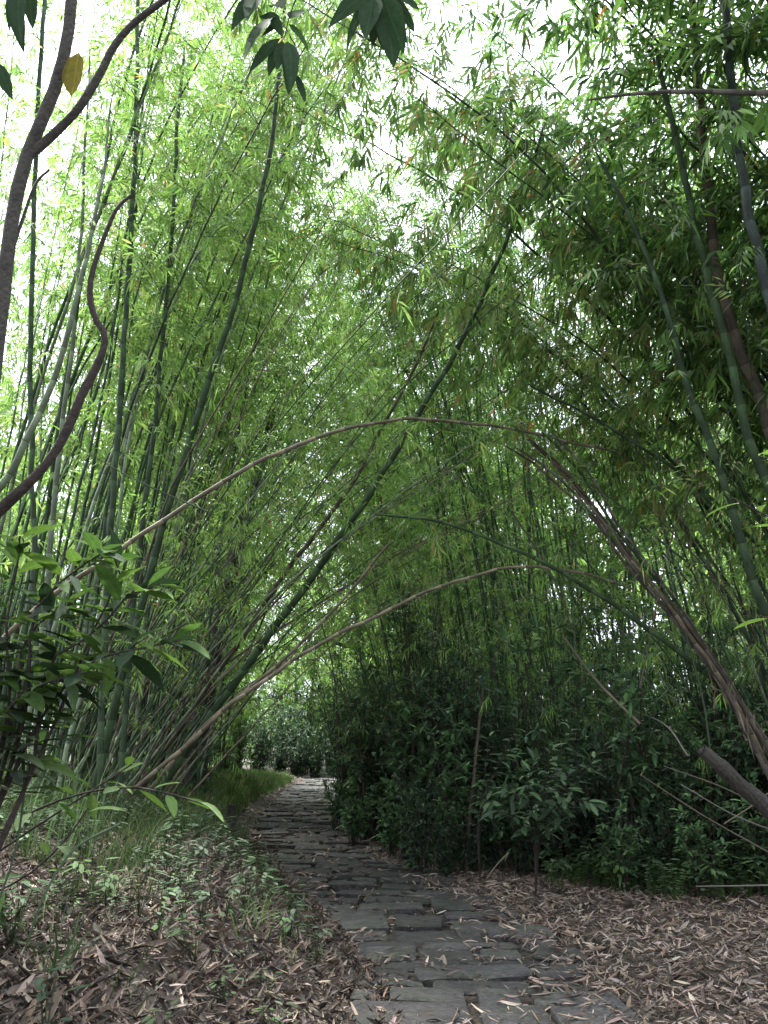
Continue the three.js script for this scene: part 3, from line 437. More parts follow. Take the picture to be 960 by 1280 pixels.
function tree(set, i, x, d, s, turn, name, label, group) { const g = set[i % set.length], t = thing(name, label, 'tree', onGround(x, d), group); t.rotation.y = turn; t.scale.setScalar(s); part('trunk', g.trunk, M.bark, t); part('crown', g.crown, M.leaf, t, 'stuff'); return t; }
[[7, 28, 1.1], [12, 26, 1.2], [1.5, 34, 1.15], [6, 38, 1.3], [14, 34, 1.3], [-1, 42, 1.0], [9, 22, 0.9], [15, 24, 1], [18, 30, 1.2]].forEach(([x, d, s], i) => tree(TA, i, x, d, s, i * 1.7, 'broadleaf_tree', 'dark broadleaf tree deep behind the bamboo thicket', 'trees behind the thicket'));
[[-9, 27, 1.1], [-13, 22, 1.1], [-11, 36, 1.3], [-5, 55, 1.3], [-1, 56, 1.2], [-16, 32, 1.3], [4, 52, 1.4], [-10, 52, 1.4], [-17, 24, 1], [-20, 40, 1.4], [8, 26, 1.1], [10.5, 23, 1], [5.8, 30, 1.2]].forEach(([x, d, s], i) => tree(TL, i, x, d, s, i * 2.1, 'light_green_tree', x > 5 ? 'light green tree glowing behind the dark thicket' : 'light green tree standing in the open past the bend', x > 5 ? 'light trees behind the thicket' : 'light trees past the bend'));

const leafMats = {};
function leafMat(key, c, gloss, trans) { return leafMats[key] ??= gloss ? new THREE.MeshStandardMaterial({ name: key, map: veinMap, color: new THREE.Color(...c), roughness: gloss, side: THREE.DoubleSide }) : new THREE.MeshPhysicalMaterial({ name: key, color: new THREE.Color(...c), specularIntensity: 0.15, map: veinMap, transmission: trans, thickness: 0, roughness: 0.9, side: THREE.DoubleSide }); }
// dark trunk on the bank by the bend
{
  const b = onGround(-3.15, 14), t = thing('tree', 'dark rough tree trunk standing on the bank at the bend', 'tree', b), g = new GB();
  const pts = curvePts([V(0.0, -0.15, 0), V(0.03, 0.6, 0), V(0.15, 2, 0), V(0.5, 4.2, -0.2), V(1.0, 7, -0.4)], 20);
  tube(g, pts, (s) => lerp(0.19, 0.06, s) + 0.12 * Math.max(0, 0.12 - s), 10, [0.05, 0.038, 0.032], true, 0.25, 4); part('trunk', g.build(), M.bark, t);
  const l = new GB(), R = rng(61); for (let i = 0; i < 1500; i++) { const p = V(1.0, 6.5, -0.4).add(onSphere(R).multiplyScalar(R() ** 0.5 * 1.7)), d = onSphere(R); leafNarrow(l, p, d, onSphere(R).cross(d).normalize(), R.r(0.09, 0.15), R.r(0.03, 0.05), 0.2, pick(R, TREE_PAL)); }
  part('crown', l.build(), M.leaf, t, 'stuff');
}
// forked tree close to the camera
function limb(list, w0, w1, seed, col, lump = 0.12, seg = 10) { const g = new GB(), p = px(list), pts = curvePts(p, 26), d = list[0][2]; const r0 = wpx(w0, d, list[0][1]), e = list[list.length - 1], r1 = wpx(w1, e[2], e[1]); tube(g, pts, (t) => lerp(r0, r1, t), seg, col, true, lump, seed); return g; }
const BARK1 = [0.10, 0.09, 0.08], BARK2 = [0.07, 0.052, 0.045];
{
  const D = 2.9, base = onGround(at(-20, 900, D).x, D), t = thing('forked_tree', 'grey forked tree trunk with a curled yellowed leaf in its fork', 'tree', base);
  const g = limb([[-56, 1130, D], [-44, 800, D], [-20, 560, D], [0, 400, D], [16, 270, D], [35, 190, D], [66, 118, D], [84, 50, D], [90, -30, D], [92, -140, D]], 25, 13, 3, BARK1);
  part('trunk', rebase(g.build(), base), M.bark, t);
  part('branch', rebase(limb([[34, 196, D], [62, 172, D], [96, 138, D - 0.03], [125, 92, D - 0.05], [142, 58, D - 0.06], [168, 28, D - 0.08], [205, 0, D - 0.1], [260, -50, D - 0.15]], 12, 7, 8, BARK1, 0.2).build(), base), M.bark, t);
  part('branch', rebase(limb([[10, 330, D], [26, 280, D + 0.03], [48, 225, D + 0.05], [62, 212, D + 0.05]], 5, 3, 9, BARK1, 0.2, 6).build(), base), M.bark, t);
  // the curled yellow leaf
  const lf = new GB(), ly = [0.40, 0.33, 0.07]; const p0 = at(98, 66, D - 0.04), dn = at(90, 122, D - 0.05).sub(p0), len = dn.length(); dn.normalize();
  leafBroad(lf, p0, dn, V(1, -0.15, 0.25).normalize(), len * 1.1, 0.115, -0.1, [1, 1, 1], 0.35, 0.12);
  part('yellowed_leaf', rebase(lf.build(), base), leafMat('yellowed_leaf', [0.30, 0.25, 0.05], 0, 0.4), t).userData.label = 'curled yellow leaf with a brown edge';
}
{
  const D = 3.0, base = onGround(-2.3, D), t = thing('crooked_tree', 'dark crooked branch bending sharply upward beside the forked trunk', 'tree', base);
  const low = [base.clone().add(V(0, -0.1, 0)), base.clone().add(V(0.1, 0.9, 0)), at(-60, 690, D)], up = px([[0, 636, D], [40, 600, D], [72, 560, D], [104, 490, D], [128, 440, D], [131, 420, D], [118, 396, D], [112, 366, D], [118, 330, D], [133, 290, D], [148, 258, D], [164, 244, D]]);
  const g = new GB(), pts = curvePts([...low, ...up], 70); tube(g, pts, (s) => lerp(0.034, 0.0075, s ** 1.4), 9, BARK2, true, 0.28, 12); part('trunk', rebase(g.build(), base), M.bark, t);
}
// ------------------------------------------------------------------ plants with leaves one can pick apart
const leafGeos = (() => { const R = rng(600), a = []; for (let i = 0; i < 4; i++) { const g = new GB(); leafBroad(g, V(0, 0, 0), V(0, 0, 1), V(1, 0, 0), 1, [0.36, 0.4, 0.33, 0.3][i], [0.18, 0.3, 0.1, 0.4][i], [1, 1, 1], 0.22, 0.06); a.push(g.build()); } return a; })();
function addLeaf(R, parent, p, dir, len, mat, up = V(0, 1, 0)) {
  const m = part('leaf', leafGeos[R.i(0, 3)], mat, parent); const z = dir.clone().normalize(), x = up.clone().addScaledVector(onSphere(R), 0.35).cross(z).normalize(), y = V().crossVectors(z, x);
  m.matrixAutoUpdate = true; m.quaternion.setFromRotationMatrix(new THREE.Matrix4().makeBasis(x, y, z)); m.scale.setScalar(len); m.position.copy(p); return m;
}
function leafyPlant(seed, name, label, base, stems, o) {
  const R = rng(seed), t = thing(name, label, o.cat ?? 'shrub', base);
  for (const list of stems) {
    const g = new GB(), pts = curvePts(list.map((p) => p.clone().sub(base)), 14); tube(g, pts, (s) => lerp(o.r0 ?? 0.009, 0.003, s), 6, o.bark ?? BARK2, true); part('stem', g.build(), M.bark, t);
    const n = o.per, f0 = o.from ?? 0.3; let turn = R.r(0, 6);
    for (let i = 0; i < n; i++) {
      const f = lerp(f0, 1, Math.pow((i + 0.5) / n, o.bias ?? 0.7)), q = Math.min(13, Math.floor(f * 14)), p = V().lerpVectors(pts[q], pts[q + 1], f * 14 - q), tg = V().subVectors(pts[q + 1], pts[q]).normalize();
      turn += 2.4; const [s, u] = frameAt(tg), out = V().addScaledVector(s, Math.cos(turn)).addScaledVector(u, Math.sin(turn)); out.y *= 0.35; out.addScaledVector(tg, f > 0.9 ? 0.8 : 0.3); out.y -= o.hang ?? 0.1; out.normalize();
      addLeaf(R, t, p.clone().addScaledVector(out, 0.012), out, o.leaf * R.r(0.65, 1.15), o.mats[Math.min(o.mats.length - 1, Math.floor(R() * o.mats.length))]);
    }
  }
  return t;
}
const mShade = [leafMat('shrub_leaf', [0.095, 0.195, 0.04], 0, 0.5), leafMat('shrub_leaf_light', [0.15, 0.28, 0.05], 0, 0.5), leafMat('shrub_leaf_dark', [0.035, 0.075, 0.03], 0, 0.3)];
const mGloss = [leafMat('glossy_leaf_mid', [0.07, 0.14, 0.06], 0.45), leafMat('glossy_leaf_light', [0.13, 0.24, 0.10], 0.45), leafMat('glossy_leaf_dark', [0.045, 0.09, 0.045], 0.5)];
const mDark = [leafMat('canopy_leaf', [0.04, 0.078, 0.036], 0, 0.1), leafMat('canopy_leaf_green', [0.045, 0.10, 0.035], 0, 0.3)];
{ // leafy branch in front of the bank clump
  const D = 2.75, base = onGround(-1.45, D + 0.1), s = (l) => [base.clone(), ...px(l)];
  leafyPlant(611, 'leafy_shrub', 'broad-leaved green shrub in front of the bamboo clump on the bank', base, [
    s([[40, 960, D], [60, 830, D], [120, 790, D], [165, 740, D - 0.1], [200, 730, D - 0.1]]), s([[50, 900, D], [110, 830, D], [180, 810, D - 0.1], [225, 800, D - 0.1]]), s([[30, 900, D], [45, 760, D], [85, 720, D], [130, 690, D - 0.1]]), s([[20, 900, D], [30, 800, D + 0.1], [60, 770, D + 0.1], [90, 755, D]]), s([[10, 900, D], [8, 780, D], [20, 720, D], [25, 670, D - 0.1]]), s([[70, 900, D], [120, 780, D + 0.1], [150, 720, D + 0.1], [140, 690, D]]),
    s([[0, 930, D], [20, 870, D - 0.1], [70, 850, D - 0.1], [110, 840, D - 0.2]]),
  ], { per: 36, leaf: 0.155, mats: mShade, from: 0.42, bias: 0.8 });
  const b2 = onGround(-2.0, 3.3), s2 = (l) => [b2.clone(), ...px(l)];
  leafyPlant(612, 'leafy_sapling', 'sapling with a few pale green leaves above the litter on the bank', b2, [s2([[-60, 1080, 3.2], [30, 1020, 3.1], [110, 990, 3], [180, 985, 2.9], [255, 1005, 2.9]]), s2([[-40, 1090, 3.1], [50, 1030, 3], [120, 985, 3], [165, 955, 3]]), s2([[-40, 1130, 3], [40, 1090, 2.9], [90, 1040, 2.9], [110, 1010, 2.9]])], { per: 11, leaf: 0.12, mats: [leafMat('sapling_leaf', [0.12, 0.22, 0.04], 0, 0.45), mShade[0]], from: 0.5, r0: 0.006 });
}
{ // glossy shrub on the other side of the path
  const b = onGround(gx(670, 9.2), 9.2), s = (l) => [b.clone(), ...px(l)];
  leafyPlant(621, 'glossy_shrub', 'shrub with whorls of shiny lance-shaped leaves beside the dry litter', b, [s([[668, 1050, 9], [650, 1000, 8.8], [632, 985, 8.6]]), s([[672, 1040, 9], [680, 990, 8.8], [690, 930, 8.7]]), s([[676, 1040, 9], [720, 1000, 8.7], [745, 1005, 8.6]]), s([[670, 1040, 9], [660, 980, 8.6], [668, 950, 8.5]]), s([[674, 1040, 9], [705, 990, 8.5], [712, 965, 8.5]]), s([[665, 1050, 9], [640, 1020, 8.7], [622, 1012, 8.6]]), s([[676, 1050, 9], [700, 1025, 8.6], [705, 1010, 8.5]]), s([[674, 1040, 9.1], [700, 940, 9], [715, 905, 9]]), s([[674, 1040, 9.1], [735, 960, 8.9], [748, 940, 8.9]])], { per: 26, leaf: 0.19, mats: mGloss, from: 0.4, bias: 0.6, hang: 0.05 });
  const b2 = onGround(gx(600, 10.2), 10.2), s2 = (l) => [b2.clone(), ...px(l)];
  leafyPlant(622, 'glossy_shrub', 'shrub with dull bluish leaf whorls behind the thin pale sapling', b2, [s2([[600, 1020, 10], [610, 940, 9.9], [612, 915, 9.8]]), s2([[600, 1020, 10], [640, 920, 10], [652, 885, 10]]), s2([[598, 1020, 10], [620, 960, 9.8], [640, 935, 9.7]]), s2([[600, 1030, 10], [608, 1000, 9.8], [618, 1005, 9.6]])], { per: 22, leaf: 0.17, mats: mGloss, from: 0.5, bias: 0.6, hang: 0.15 });
}
{ // sprig reaching in beside the verge
  const D = 3.2, b = onGround(2.6, D), s = (l) => [b.clone(), ...px(l)];
  leafyPlant(641, 'leafy_sprig', 'sprig of broad bright leaves reaching in front of the stout culms', b, [s([[1080, 800, D], [1010, 690, D], [955, 640, D], [915, 622, D]]), s([[1080, 700, D], [1000, 600, D], [960, 560, D]]), s([[1090, 800, D], [1000, 780, D], [950, 770, D]])], { per: 9, leaf: 0.16, mats: [mShade[1], leafMat('sapling_leaf', [0.12, 0.22, 0.04], 0, 0.45)], from: 0.6, hang: 0.35, r0: 0.006 });
}
{ // limb hanging into view overhead
  const base = onGround(2.6, -2.2), t = thing('overhanging_tree', 'tree whose dark broad leaves hang down from the top against bright sky', 'tree', base), R = rng(631);
  const D = 2.6, g = new GB(), main = [base.clone().add(V(0, -0.1, 0)), V(2.4, 2.2, 2.1), V(1.9, 4.2, 1.2), at(640, -260, 2.0), at(500, -140, D), at(400, -90, D)];
  tube(g, curvePts(main.map((p) => p.clone().sub(base)), 40), (s) => lerp(0.11, 0.01, s), 8, BARK2, true, 0.12, 5); part('trunk', g.build(), M.bark, t);
  const tw = (list, leaves) => { const k = new GB(), pts = curvePts(px(list).map((p) => p.sub(base)), 10); tube(k, pts, (s) => lerp(0.006, 0.002, s), 5, BARK2, true); part('branch', k.build(), M.bark, t);
    for (const [ax, ay, bx, by, m] of leaves) { const p = at(ax, ay, D).sub(base), q = at(bx, by, D + R.r(-0.12, 0.12)).sub(base), d = q.clone().sub(p).multiplyScalar(0.87); addLeaf(R, t, p, d, d.length(), mDark[m ?? 0], V(R.r(-0.2, 0.2), 0.2, 1)); } };
  tw([[400, -90, D], [385, -40, D], [362, 20, D], [355, 50, D]], [[352, 45, 335, 5], [350, 48, 304, 80], [352, 52, 330, 92], [354, 52, 345, 88], [357, 55, 362, 98], [360, 52, 372, 90], [362, 48, 386, 70], [358, 60, 366, 124], [368, 92, 388, 132], [360, 30, 400, 60, 1], [352, 30, 318, 40], [350, 25, 318, 12], [345, 20, 286, 46], [362, 24, 386, 4, 1], [355, 10, 330, -14]]);
  tw([[385, -40, D], [345, -30, D], [310, -20, D]], [[318, -15, 266, 10], [322, -12, 282, 40], [330, -16, 300, 16]]);
  tw([[500, -140, D], [480, -60, D], [470, -10, D]], [[470, -10, 436, 18, 1], [470, -8, 452, 40], [472, -6, 474, 46], [472, -4, 482, 66], [474, -6, 503, 66], [476, -8, 520, 40], [478, -14, 530, 40], [466, -14, 416, 10], [466, -4, 414, 50, 1], [474, -2, 460, 62], [478, -6, 500, 52, 1], [480, -16, 532, 10]]);
  tw([[640, -260, 2.0], [400, -180, 2.4], [140, -120, 2.5], [40, -60, 2.5]], [[30, -30, -10, 20], [34, -25, 42, 44], [20, -15, 14, 52], [0, 80, 10, 122], [28, -30, 0, 30]]);
}
// thin pale sapling standing by the verge
{
  const d = gd(1094), b = onGround(gx(583, d), d), t = thing('thin_sapling', 'thin pale grey sapling stem standing at the edge of the litter', 'sapling', b), g = new GB();
  tube(g, curvePts([b.clone().add(V(0, -0.05, 0)), at(586, 1040, d), at(592, 980, d), at(597, 925, d), at(604, 860, d + 0.05)].map((p) => p.sub(b)), 16), (s) => lerp(0.032, 0.012, s), 8, [0.17, 0.13, 0.10], true, 0.15, 2); part('stem', g.build(), M.bark, t);
  const l = new GB(), R = rng(71); for (let i = 0; i < 40; i++) { const p = at(600 + R.r(-22, 22), 862 + R.r(-30, 20), d + R.r(-0.2, 0.2)).sub(b), q = onSphere(R); q.y -= 0.3; q.normalize(); leafBroad(l, p, q, onSphere(R).cross(q).normalize(), R.r(0.08, 0.14), 0.04, 0.3, pick(R, SHRUB)); } part('foliage', l.build(), M.broad, t, 'stuff');
}
// fallen log
{
  const a = at(876, 938, 7.4), b = at(985, 1035, 7.6), o = a.clone(), t = thing('fallen_log', 'broken grey log leaning out of the brush under the dry canes', 'log', o), g = new GB();
  const R = rng(91); tube(g, curvePts([a, a.clone().lerp(b, 0.4).add(V(0, 0.015, 0)), b].map((p) => p.sub(o)).reverse(), 12), (s) => lerp(0.08, 0.06, s), 9, [0.12, 0.108, 0.095], true, 0.35, 6); part('stem', g.build(), M.bark, t);
}
// wooden post by the bend
{
  const b = onGround(gx(285, 11.6), 11.6), t = thing('wooden_post', 'short dark weathered post beside the path at the bend', 'post', b), g = new GB();
  tube(g, [V(0, -0.2, 0), V(0, 0.1, 0), V(0.01, 0.3, 0), V(0.012, 0.44, 0), V(0.012, 0.455, 0)], [0.072, 0.07, 0.068, 0.066, 0.055], 9, [0.05, 0.042, 0.036], true, 0.12, 3); part('stem', g.build(), M.bark, t);
}
// dry twigs caught in the brush
{
  const T = [[[[704, 795, 10], [745, 850, 10], [800, 905, 9.6]], 4, 'tan', 'tan broken cane hanging in the brush above the glossy shrub'], [[[760, 880, 10.4], [830, 905, 9.4], [860, 945, 8.8]], 2, 'grey', 'thin grey twig above the fallen log in the dark shrubs'], [[[830, 958, 8.6], [905, 985, 8.2], [990, 1030, 7.8]], 2.4, 'brown', 'brown dead twig sticking out under the fallen log'], [[[850, 980, 8.4], [920, 1020, 8.1], [1000, 1050, 7.8]], 2.4, 'grey', 'grey dead twig below the fallen log'], [[[800, 968, 8.8], [880, 1020, 8.2], [960, 1065, 7.8]], 2, 'brown', 'thin brown twig trailing into the low shrubs under the log'], [[[870, 1108, 7.8], [940, 1107, 7.6], [1010, 1105, 7.5]], 2.6, 'grey', 'level grey stick lying over the ground cover'], [[[905, 1030, 7.9], [950, 1000, 7.9], [1000, 955, 7.8]], 2.4, 'tan', 'tan dead twig crossing in front of the fallen log'], [[[608, 1098, 9.7], [622, 1080, 9.8], [636, 1066, 9.9]], 2.4, 'tan', 'short tan twig stuck in the litter by the thin sapling'],
    [[[380, 812, 27], [405, 798, 27], [432, 806, 27], [446, 780, 27], [440, 740, 27]], 7, 'dark', 'dark crooked bough across the bright gap beyond the bend'], [[[520, 850, 12], [565, 905, 12], [600, 960, 12]], 3, 'dark', 'dark twig slanting down through the shaded shrubs'], [[[660, 560, 10], [760, 620, 9.5], [830, 680, 9], [910, 740, 8.4]], 3, 'dark', 'dark thin cane sloping below the tan arch'], [[[780, 540, 9], [850, 650, 8.8], [880, 760, 8.6]], 2.4, 'brown', 'thin brown stem behind the leaning dry bundle'], [[[720, 800, 10.5], [690, 720, 10.5], [640, 640, 10.6]], 2.4, 'brown', 'thin brown stem beside the upright culms'], [[[820, 520, 8], [835, 700, 8], [880, 880, 8], [890, 960, 8]], 2.4, 'dark', 'thin dark vine hanging beside the leaning bundle'], [[[930, 480, 7], [850, 640, 7.4], [800, 860, 8]], 2, 'brown', 'thin brown vine crossing the bright gap'], [[[100, 560, 6.4], [170, 600, 6.4], [260, 640, 6.6]], 2, 'dark', 'thin dark twig crossing the culms of the bank clump'], [[[30, 1190, 2.7], [60, 1110, 2.7], [95, 1060, 2.75], [150, 1030, 2.8]], 4, 'dark', 'bare dark twig rising from the litter of the bank'], [[[-10, 1150, 2.8], [20, 1060, 2.8], [30, 960, 2.8], [10, 890, 2.8]], 4, 'dark', 'bare dark stem under the broad-leaved shrub']];
  const L = T.map((q) => q[3]);
  T.forEach(([list, w, st], i) => { const p = px(list), o = p[p.length - 1].clone(), t = thing('dead_twig', L[i], 'twig', o), g = new GB(), d = list[0][2]; tube(g, curvePts(p.map((q) => q.sub(o)), 14), (s) => wpx(w, d, list[0][1]) * lerp(0.6, 1, s), 5, STEM[st], true, 0.35, i); part('stem', g.build(), M.twig, t); });
}
console.log('plants done');
// ------------------------------------------------------------------ leaf litter, grass, ground cover
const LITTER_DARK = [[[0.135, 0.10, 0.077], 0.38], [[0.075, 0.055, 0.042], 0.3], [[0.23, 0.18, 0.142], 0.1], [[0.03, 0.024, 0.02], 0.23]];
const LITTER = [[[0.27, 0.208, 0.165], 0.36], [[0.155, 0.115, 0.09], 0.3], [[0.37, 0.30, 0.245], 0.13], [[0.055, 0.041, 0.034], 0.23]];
function litterGeo(seed) { const g = new GB(), R = rng(seed), n = 3, c = R.r(-0.6, 1.1), tw = R.r(-1.2, 1.2), cup = R.r(0.1, 0.9), wide = [1, 0.9, 1.5, 0.8, 1, 1.25, 0.7][(seed - 701) % 7]; let pr = null; for (let i = 0; i <= n; i++) { const t = i / n, w = wide * 0.07 * Math.sin(Math.PI * Math.min(1, t * 0.92 + 0.06)) ** 0.7, a = tw * t, z = t - 0.5, y = c * 0.25 * (z * z * 4), s = V(Math.cos(a), Math.sin(a), 0), up = V(-Math.sin(a), Math.cos(a), 0), m = V(0, y, z); const ids = [gb3(m.clone().addScaledVector(s, w).addScaledVector(up, cup * w), up.clone().addScaledVector(s, -cup)), gb3(m, up), gb3(m.clone().addScaledVector(s, -w).addScaledVector(up, cup * w), up.clone().addScaledVector(s, cup))]; if (pr) for (let k = 0; k < 2; k++) { g.t(pr[k], pr[k + 1], ids[k]); g.t(pr[k + 1], ids[k + 1], ids[k]); } pr = ids; } function gb3(p, nn) { return g.v(p, nn.normalize(), [1, 1, 1]); } return g.build(); }
const litG = [1, 2, 3, 4, 5, 6, 7].map((i) => litterGeo(700 + i));
function scatter(name, label, category, geo, mat, list) {
  const m = new THREE.InstancedMesh(geo, mat, list.length), q = new THREE.Quaternion(), e = new THREE.Euler(), X = new THREE.Matrix4(), c = new THREE.Color();
  list.forEach(([p, rx, ry, rz, sx, sy, sz, col], i) => { q.setFromEuler(e.set(rx, ry, rz, 'YXZ')); m.setMatrixAt(i, X.compose(p, q, V(sx, sy, sz))); m.setColorAt(i, c.setRGB(...col)); });
  m.name = numbered(name); m.userData = { label, category, kind: 'stuff' }; m.castShadow = m.receiveShadow = true; scene.add(m); return m;
}
function litter(seed, label, n, sample, size, flat, pal = LITTER) {
  const R = rng(seed), lists = litG.map(() => []); let made = 0, tries = 0;
  while (made < n && tries++ < n * 12) { const s = sample(R); if (!s) continue; const [x, d, lift] = s, L = lerp(size[0], size[1], R() ** 1.6); lists[made % lists.length].push([V(x, (lift ?? height(x, -d)) + R() * 0.025, -d), R.r(-flat, flat), R.r(0, 6.28), R.r(-flat, flat) * 1.3, L * R.r(0.4, 1.2), L, L, pick(R, pal)]); made++; }
  lists.forEach((l, i) => scatter('leaf_litter', label, 'leaf litter', litG[i], M.dry, l));
}
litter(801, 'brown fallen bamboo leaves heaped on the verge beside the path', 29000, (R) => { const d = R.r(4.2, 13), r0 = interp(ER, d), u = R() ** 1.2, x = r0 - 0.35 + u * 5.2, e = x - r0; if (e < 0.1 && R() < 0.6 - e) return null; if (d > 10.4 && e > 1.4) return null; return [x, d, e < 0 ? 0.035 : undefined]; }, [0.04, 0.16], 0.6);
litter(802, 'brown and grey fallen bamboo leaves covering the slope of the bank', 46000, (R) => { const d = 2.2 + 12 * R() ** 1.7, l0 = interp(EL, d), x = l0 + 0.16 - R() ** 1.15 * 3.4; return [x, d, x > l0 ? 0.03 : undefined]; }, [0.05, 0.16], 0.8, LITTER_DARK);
litter(803, 'scattered dry bamboo leaves lying on the stones of the path', 4200, (R) => { if (R() < 0.55) { const [jx, jd] = JOINTS[Math.floor(R() ** 1.5 * JOINTS.length)]; return nz(jx * 1.5, jd * 1.5, 14) < -0.1 ? null : [jx, jd, 0.012]; } const d = 4.3 + 20 * R() ** 1.6, x = lerp(interp(EL, d), interp(ER, d), R()); if (nz(x * 2.2, d * 2.2, 4) < 0.05 && R() < 0.75) return null; return [x, d, 0.03]; }, [0.04, 0.18], 0.3);
litter(804, 'brown leaf litter along both edges of the path at the bend', 5000, (R) => { const d = R.r(13, 40), side = R() < 0.5, x = side ? interp(EL, d) + 0.2 - R() * 1.4 : interp(ER, d) - 0.2 + R() * 1.0; return [x, d, undefined]; }, [0.12, 0.24], 0.45);
function tuftGeo(seed, n, h, w, bend, spread) { const R = rng(seed), g = new GB(); for (let i = 0; i < n; i++) { const a = R.r(0, 6.28), o = V(Math.cos(a) * R() * spread, 0, Math.sin(a) * R() * spread), out = V(Math.cos(a + R.r(-0.8, 0.8)), 0, Math.sin(a)), H = h * R.r(0.5, 1.1), b = bend * R.r(0.3, 1.2), s = V(-out.z, 0, out.x); let pr = null; for (let k = 0; k <= 4; k++) { const t = k / 4, p = o.clone().addScaledVector(out, b * H * t * t); p.y += H * (t - 0.35 * b * t * t); const ww = w * (1 - t ** 1.5) / 2, nn = out.clone().negate().add(V(0, 0.6, 0)).normalize(); const ids = [g.v(p.clone().addScaledVector(s, ww), nn, [1, 1, 1]), g.v(p.clone().addScaledVector(s, -ww), nn, [1, 1, 1])]; if (pr) { g.t(pr[0], ids[0], pr[1]); g.t(ids[0], ids[1], pr[1]); } pr = ids; } } return g.build(); }
const GRASS_WILD = [[[0.045, 0.085, 0.025], 0.5], [[0.075, 0.13, 0.035], 0.25], [[0.14, 0.125, 0.065], 0.15], [[0.03, 0.055, 0.02], 0.1]];
const GRASS = [[[0.07, 0.13, 0.035], 0.5], [[0.11, 0.19, 0.05], 0.3], [[0.20, 0.20, 0.09], 0.1], [[0.05, 0.09, 0.03], 0.1]];
{
  const R = rng(820), a = [], b = [], c = [];
  const a2 = [];
  for (let i = 0; i < 5200; i++) { const d = R.r(3.0, 14), x = interp(EL, d) - 0.2 - R() * 2.8; const up = interp(EL, d) - x; if (nz(x * 1.1, d * 1.1, 6) + 0.6 * nz(x * 3, d * 3, 2) < lerp(0.45, 0.1, sstep(0.5, 1.2, up)) - (d - 6) * 0.07) continue; const s = R.r(0.35, 1.5); (i % 2 ? a : a2).push([V(x, height(x, -d) - 0.01, -d), R.r(-0.35, 0.35), R.r(0, 6.28), R.r(-0.35, 0.35), s, s * R.r(0.6, 1.2), s, pick(R, GRASS_WILD)]); }
  scatter('grass', 'wild green grass growing along the top of the bank', 'grass', tuftGeo(1, 9, 0.22, 0.008, 1.0, 0.09), M.grass, a);
  scatter('grass', 'thin straggling grass on the top of the bank', 'grass', tuftGeo(4, 7, 0.34, 0.006, 1.3, 0.12), M.grass, a2);
  for (let i = 0; i < 26; i++) { const p = at(R.r(-60, 130), 1030, R.r(5.4, 8.2)), d = -p.z, s = R.r(0.4, 1.1); b.push([onGround(p.x, d), R.r(-0.3, 0.3), R.r(0, 6.28), R.r(-0.3, 0.3), s, s, s, pick(R, [[[0.09, 0.145, 0.055], 1]])]); }
  scatter('tall_grass', 'tall pale grass blades in front of the bank clump', 'grass', tuftGeo(2, 6, 0.8, 0.013, 0.9, 0.16), M.grass, b);
  for (let i = 0; i < 3500; i++) { const d = R.r(14, 36), x = interp(EL, d) - 0.35 - R() * 2.4, s = R.r(0.6, 1.4); if (nz(x * 0.8, d * 0.8, 3) < -0.15) continue; c.push([onGround(x, d), R.r(-0.3, 0.3), R.r(0, 6.28), R.r(-0.3, 0.3), s, s * R.r(0.5, 1.2), s, pick(R, i % 3 ? GRASS : GRASS_WILD)]); }
  scatter('grass', 'bright green grass strip beside the path past the post', 'grass', tuftGeo(3, 10, 0.3, 0.014, 0.7, 0.08), M.grass, c);
}
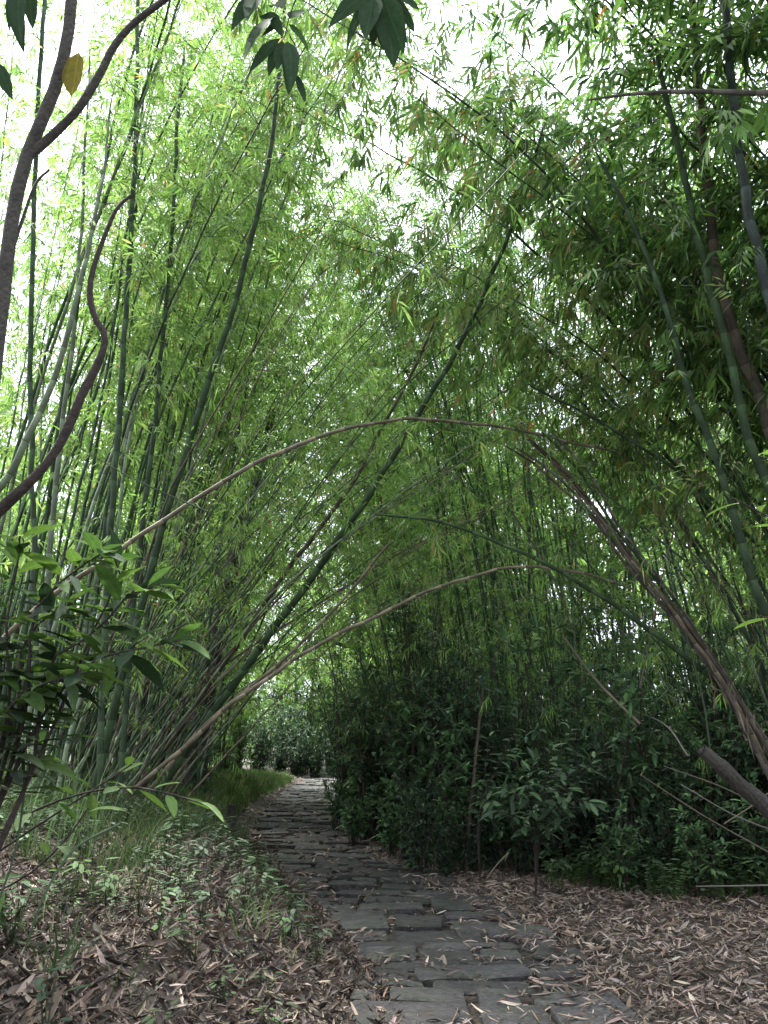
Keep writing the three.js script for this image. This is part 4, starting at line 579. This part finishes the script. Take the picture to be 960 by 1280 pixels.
{ // low herbs
  const R = rng(830), g = new GB(); for (let i = 0; i < 12; i++) { const a = R.r(0, 6.28), h = R.r(0.08, 0.3), p = V(Math.cos(a) * R.r(0, 0.1), h, Math.sin(a) * R.r(0, 0.1)), d = V(Math.cos(a), R.r(-0.1, 0.4), Math.sin(a)).normalize(); leafBroad(g, p, d, V(-d.z, 0, d.x).normalize(), R.r(0.05, 0.1), 0.035, 0.3, [1, 1, 1]); tube(g, [V(0, 0, 0), p], [0.002, 0.0015], 3, [0.8, 0.8, 0.6], false); }
  const geo = g.build(), a = [], b = [];
  for (let i = 0; i < 620; i++) { const d = R.r(8.2, 10.8), x = lerp(gx(690, d), gx(1040, d), R()); const g0 = d - (8.7 - 0.08 * x + 0.5 * nz(x * 1.5, d * 1.5, 8) + (x < 2.4 ? 0.7 : 0)); if (g0 < 0 || R() > 0.2 + g0 * 0.9) continue; const s = R.r(0.35, 1.5); a.push([onGround(x, d), R.r(-0.15, 0.15), R.r(0, 6.28), R.r(-0.15, 0.15), s, s, s, pick(R, [[[0.055, 0.105, 0.035], 0.6], [[0.08, 0.15, 0.045], 0.4]])]); }
  scatter('ground_cover', 'low green herbs between the litter and the dark thicket', 'ground cover', geo, M.grass, a);
  for (let i = 0; i < 950; i++) { const d = 2.5 + 9 * R(), x = interp(EL, d) - 0.25 - R() * 3; if (nz(x * 1.3, d * 1.3, 9) > 0.06) continue; const s = R.r(0.25, 0.9); b.push([onGround(x, d), R.r(-0.2, 0.2), R.r(0, 6.28), R.r(-0.2, 0.2), s, s, s, pick(R, [[[0.03, 0.058, 0.022], 0.7], [[0.05, 0.09, 0.03], 0.3]])]); }
  for (let i = 0; i < 500; i++) { const d = R.r(10.5, 24), x = interp(ER, d) + 0.15 + R() * 1; const s = R.r(0.4, 0.9); b.push([onGround(x, d), R.r(-0.2, 0.2), R.r(0, 6.28), R.r(-0.2, 0.2), s, s, s, pick(R, SHRUB)]); }
  scatter('ground_cover', 'small dark seedlings among the dry leaves', 'ground cover', geo, M.grass, b);
}
// ------------------------------------------------------------------ the wood goes on round the camera: it keeps the light off the path
[[-4.2, 4.2], [-4.0, 2.4], [-3.8, 0.5], [-3, -2], [4, 2.4], [3.8, 0.2], [3.2, -2.4], [-1, -4], [1.4, -4]].forEach(([x, d], i) => bush(ST, i, x, d, 1.15, i * 1.9, 'tall_shrub', 'tall shrub crowding the start of the path', 'tall shrubs at the start of the path'));
// broad-leaved trees whose crowns close over the start of the path
[[3.4, 0.9, 1], [-3.5, 0.9, 1], [0.3, -3.2, 1], [-8.5, 1, 1], [8.5, 0.6, 1], [-7.4, 5.2, 0.8], [-5, -6, 1], [5.4, -6, 1]].forEach(([x, d, s], i) => tree(TD, i, x, d, s, i * 1.3, 'broadleaf_tree', 'broadleaf tree spreading over the start of the path', 'trees over the start of the path'));
renderer.render(scene, camera);
